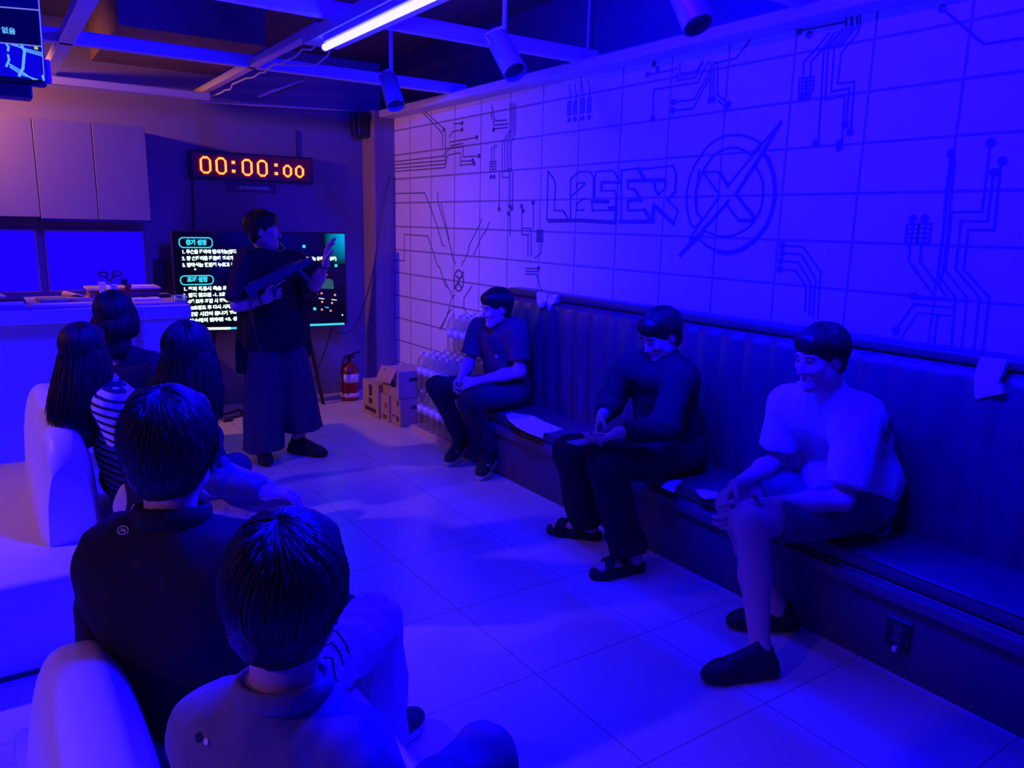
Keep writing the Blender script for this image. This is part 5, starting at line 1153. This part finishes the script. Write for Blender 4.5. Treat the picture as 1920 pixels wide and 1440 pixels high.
# ------------------------------------------------------------------ 7 woman with long hair, forearm on the knee
q = pose((.50, 3.20, .50), 40, 10, (.63, 3.14, 1.125), (.50, .86, -.05), sw=.165, tl=.43, w=.92)
root = thing('person', 'long haired person in dark top and pale trousers, forearm resting on a knee', 'person', (.5, 3.2, 0), ppl)
q['nk'] = V(.59, 3.17, .965); q['cst'] = V(.56, 3.18, .80); q['sr'] = V(.62, 3.06, .87); q['sl'] = V(.49, 3.32, .90)
rE, rW = V(.68, 2.98, .655), V(.82, 2.85, .615); lE, lW = V(.62, 3.40, .68), V(.84, 3.30, .56)
build_body(root, q, [(q['sr'], rE, rW, (.85, -.25, -.1), (.1, .1, -.9), (.2, .8, .1), dict(curl=(.5, .6, .5), s=.95)), (q['sl'], lE, lW, (.9, -.1, -.2), (.1, -.2, -.9), (.2, -.9, .2), dict(curl=(.3, .4, .3), s=.92))], scale=.95, neck_r=.045)
hair(root, q, 'long', 900, 7, 1.0, .27, (-.02, -.01, 0), w=.0036)
P = torso_prims(q, .016, hem=.1) + [sleeve(q['sl'], lE, .95, .072, .064), sleeve(q['sr'], rE, .85, .064, .058)]
sdf_mesh('top', P, .008, M['black_cloth'], root, .008, 8, 14)
P = [Cap(q['sr'] * .25 + rE * .75, rE, .058, .056, .03), Cap(rE, rW, .057, .046, .03, cuts=[(rW - (rW - rE) * .08, rW - rE)])]
o = sdf_mesh('sleeve', P, .006, M['sleeve'], root, .008, 14, 15); o['label'] = 'grey marl sleeve'
P = [Cap((.46, 3.26, .50), (.56, 3.12, .50), .12, None, .05)] + leg_prims((.56, 3.10, .48), (.90, 2.87, .505), (.98, 2.93, .12), (.092, .070, .064, .055), .02) + leg_prims((.54, 3.26, .48), (.92, 3.22, .47), (1.0, 3.24, .12), (.092, .068, .064, .055), .02)
sdf_mesh('trousers', P, .008, M['khaki'], root, .008, 9, 16)
shoe(root, (.98, 2.94, .022), (1.18, 2.90, .022), M['shoe'], M['sole'], size=.9, h=.007); shoe(root, (.99, 3.24, .022), (1.19, 3.26, .022), M['shoe'], M['sole'], size=.9, h=.007)

# ------------------------------------------------------------------ 8 man in the black jacket, seen from behind
q = pose((.36, 1.70, .51), 58, 4, (.288, 1.668, 1.170), (.42, .90, -.06), sw=.20, tl=.47, w=.97)
root = thing('person', 'short haired person in black jacket with small logo below the collar, back to the camera', 'person', (.36, 1.7, 0), ppl)
q['nk'] = V(.275, 1.635, .985); q['cst'] = V(.30, 1.66, .82); q['sl'] = V(.175, 1.745, .93); q['sr'] = V(.42, 1.58, .925)
lE, lW = V(.15, 1.88, .62), V(.38, 2.05, .57); rE, rW = V(.44, 1.70, .64), V(.56, 1.96, .58)
build_body(root, q, [(q['sr'], rE, rW, (.5, .8, -.3), (-.3, .3, -.8), (-.7, .4, 0), dict(curl=(.4, .5, .4))), (q['sl'], lE, lW, (.8, .3, -.3), (.3, -.3, -.8), (.5, -.7, 0), dict(curl=(.4, .5, .4)))], h=.006)
hair(root, q, 'short', 2000, 8, 1.05, w=.0036, h=.005)
P = torso_prims(q, .030, hem=.15) + [sleeve(q['sl'], lE, 1.0, .078, .072), sleeve(q['sr'], rE, 1.0, .078, .070), sleeve(lE, lW, .9, .066, .048), sleeve(rE, rW, .9, .066, .048)]
jk = sdf_mesh('jacket', P, .0075, M['black_cloth'], root, .012, 7, 17)
sdf_mesh('collar', ring_caps(q['nk'] + V(.004, .010, .058), (.10, .16, 1), .069, .008, height=2.6), .005, M['black_cloth'], jk)
p_, n_ = on_mesh(jk, 232, 995)
if p_:
    ux = Vector((0, 0, 1)).cross(n_).normalized(); uy = n_.cross(ux)
    bm = ring(p_ + n_ * .002, n_, .0085, .0011, 22, 1.7, ux)
    for a, b in (((-.008, -.004), (-.005, .004)), ((-.005, .004), (-.001, -.003)), ((-.001, -.003), (.002, .004)), ((.002, .004), (.006, -.003)), ((.006, -.003), (.009, .004))):
        add_tube(bm, [p_ + ux * a[0] + uy * a[1] + n_ * .002, p_ + ux * b[0] + uy * b[1] + n_ * .002], .0011, 5)
    obj('logo', bm, M['white'], jk, True)
bm = nb()
for k, (a, b) in enumerate((((.60, 1.70, .60), (.665, 1.72, .56)), ((.62, 1.74, .62), (.70, 1.76, .55)), ((.60, 1.66, .60), (.62, 1.64, .55)))):
    a, b = Vector(a), Vector(b); add_tube(bm, [a, (a + b) / 2 + Vector((.01, .006, .02)), b, b + Vector((.005, -.01, -.03))], .0035, 6)
o = obj('hem_cord', bm, M['black'], jk, True)
P = [Cap((.30, 1.76, .50), (.42, 1.64, .50), .13, None, .05)] + leg_prims((.42, 1.66, .49), (.865, 1.955, .475), (.885, 1.95, .10), (.100, .085, .080, .085), .02) + leg_prims((.34, 1.78, .49), (.62, 2.17, .47), (.68, 2.22, .12), (.098, .080, .076, .07), .02)
sdf_mesh('trousers', P, .0065, M['khaki'], root, .013, 10, 18)
shoe(root, (.85, 1.94, .022), (1.05, 2.06, .022), M['shoe'], M['sole'], h=.007); shoe(root, (.67, 2.21, .022), (.80, 2.38, .022), M['shoe'], M['sole'], h=.007)

# ------------------------------------------------------------------ 9 nearest person, grey blue shirt
q = pose((.32, 1.12, .51), 40, 2, (.345, 1.11, 1.072), (.52, .84, -.08), sw=.19, tl=.42, w=.90)
root = thing('person', 'person in grey blue collared shirt nearest the camera, back of head at the bottom', 'person', (.32, 1.12, 0), ppl)
q['nk'] = V(.325, 1.085, .90); q['cst'] = V(.325, 1.10, .73); q['sl'] = V(.245, 1.225, .80); q['sr'] = V(.405, .985, .79)
lE, lW = V(.28, 1.36, .62), V(.44, 1.34, .56); rE, rW = V(.46, .93, .60), V(.62, 1.0, .56)
build_body(root, q, [(q['sr'], rE, rW, (.5, .8, -.3), (-.3, .3, -.8), (-.7, .4, 0), dict(curl=(.4, .5, .4))), (q['sl'], lE, lW, (.9, -.1, -.3), (.1, -.3, -.8), (.2, -.8, 0), dict(curl=(.4, .5, .4)))], h=.0055)
hair(root, q, 'short', 2200, 9, 1.05, w=.0034, h=.005)
P = torso_prims(q, .025, hem=.1) + [sleeve(q['sl'], lE, .85, .068, .068), sleeve(q['sr'], rE, .85, .068, .068)]
tee = sdf_mesh('shirt', P, .0065, M['blueshirt'], root, .009, 8, 19)
sdf_mesh('collar', ring_caps(q['nk'] + V(.004, .006, .034), (.08, .14, 1), .069, .007, height=2.5), .005, M['blueshirt'], tee)
p_, n_ = on_mesh(tee, 380, 1386)
if p_:
    ux = Vector((0, 0, 1)).cross(n_).normalized(); uy = n_.cross(ux); bm = nb()
    add_lathe(bm, [(.0075, 0), (.0075, .002), (0, .002)], 14, p_ - ux * .008, n_); lg = obj('logo', bm, M['black'], tee)
    bm = nb(); add_lathe(bm, [(.005, 0), (.005, .002), (0, .002)], 14, p_ + ux * .010, n_); obj('logo', bm, M['paper'], tee)
P = [Cap((.26, 1.20, .50), (.38, 1.05, .50), .125, None, .05)] + leg_prims((.36, 1.12, .47), (.805, 1.25, .495), (.87, 1.27, .10), (.092, .070, .066, .055), .02) + leg_prims((.38, .98, .47), (.80, .90, .485), (.88, .90, .10), (.092, .070, .066, .055), .02)
sdf_mesh('trousers', P, .0075, M['shorts'], root, .008, 9, 20)
shoe(root, (.87, 1.27, .022), (1.10, 1.30, .022), M['shoe'], M['sole'], h=.007); shoe(root, (.88, .90, .022), (1.10, .90, .022), M['shoe'], M['sole'], h=.007)
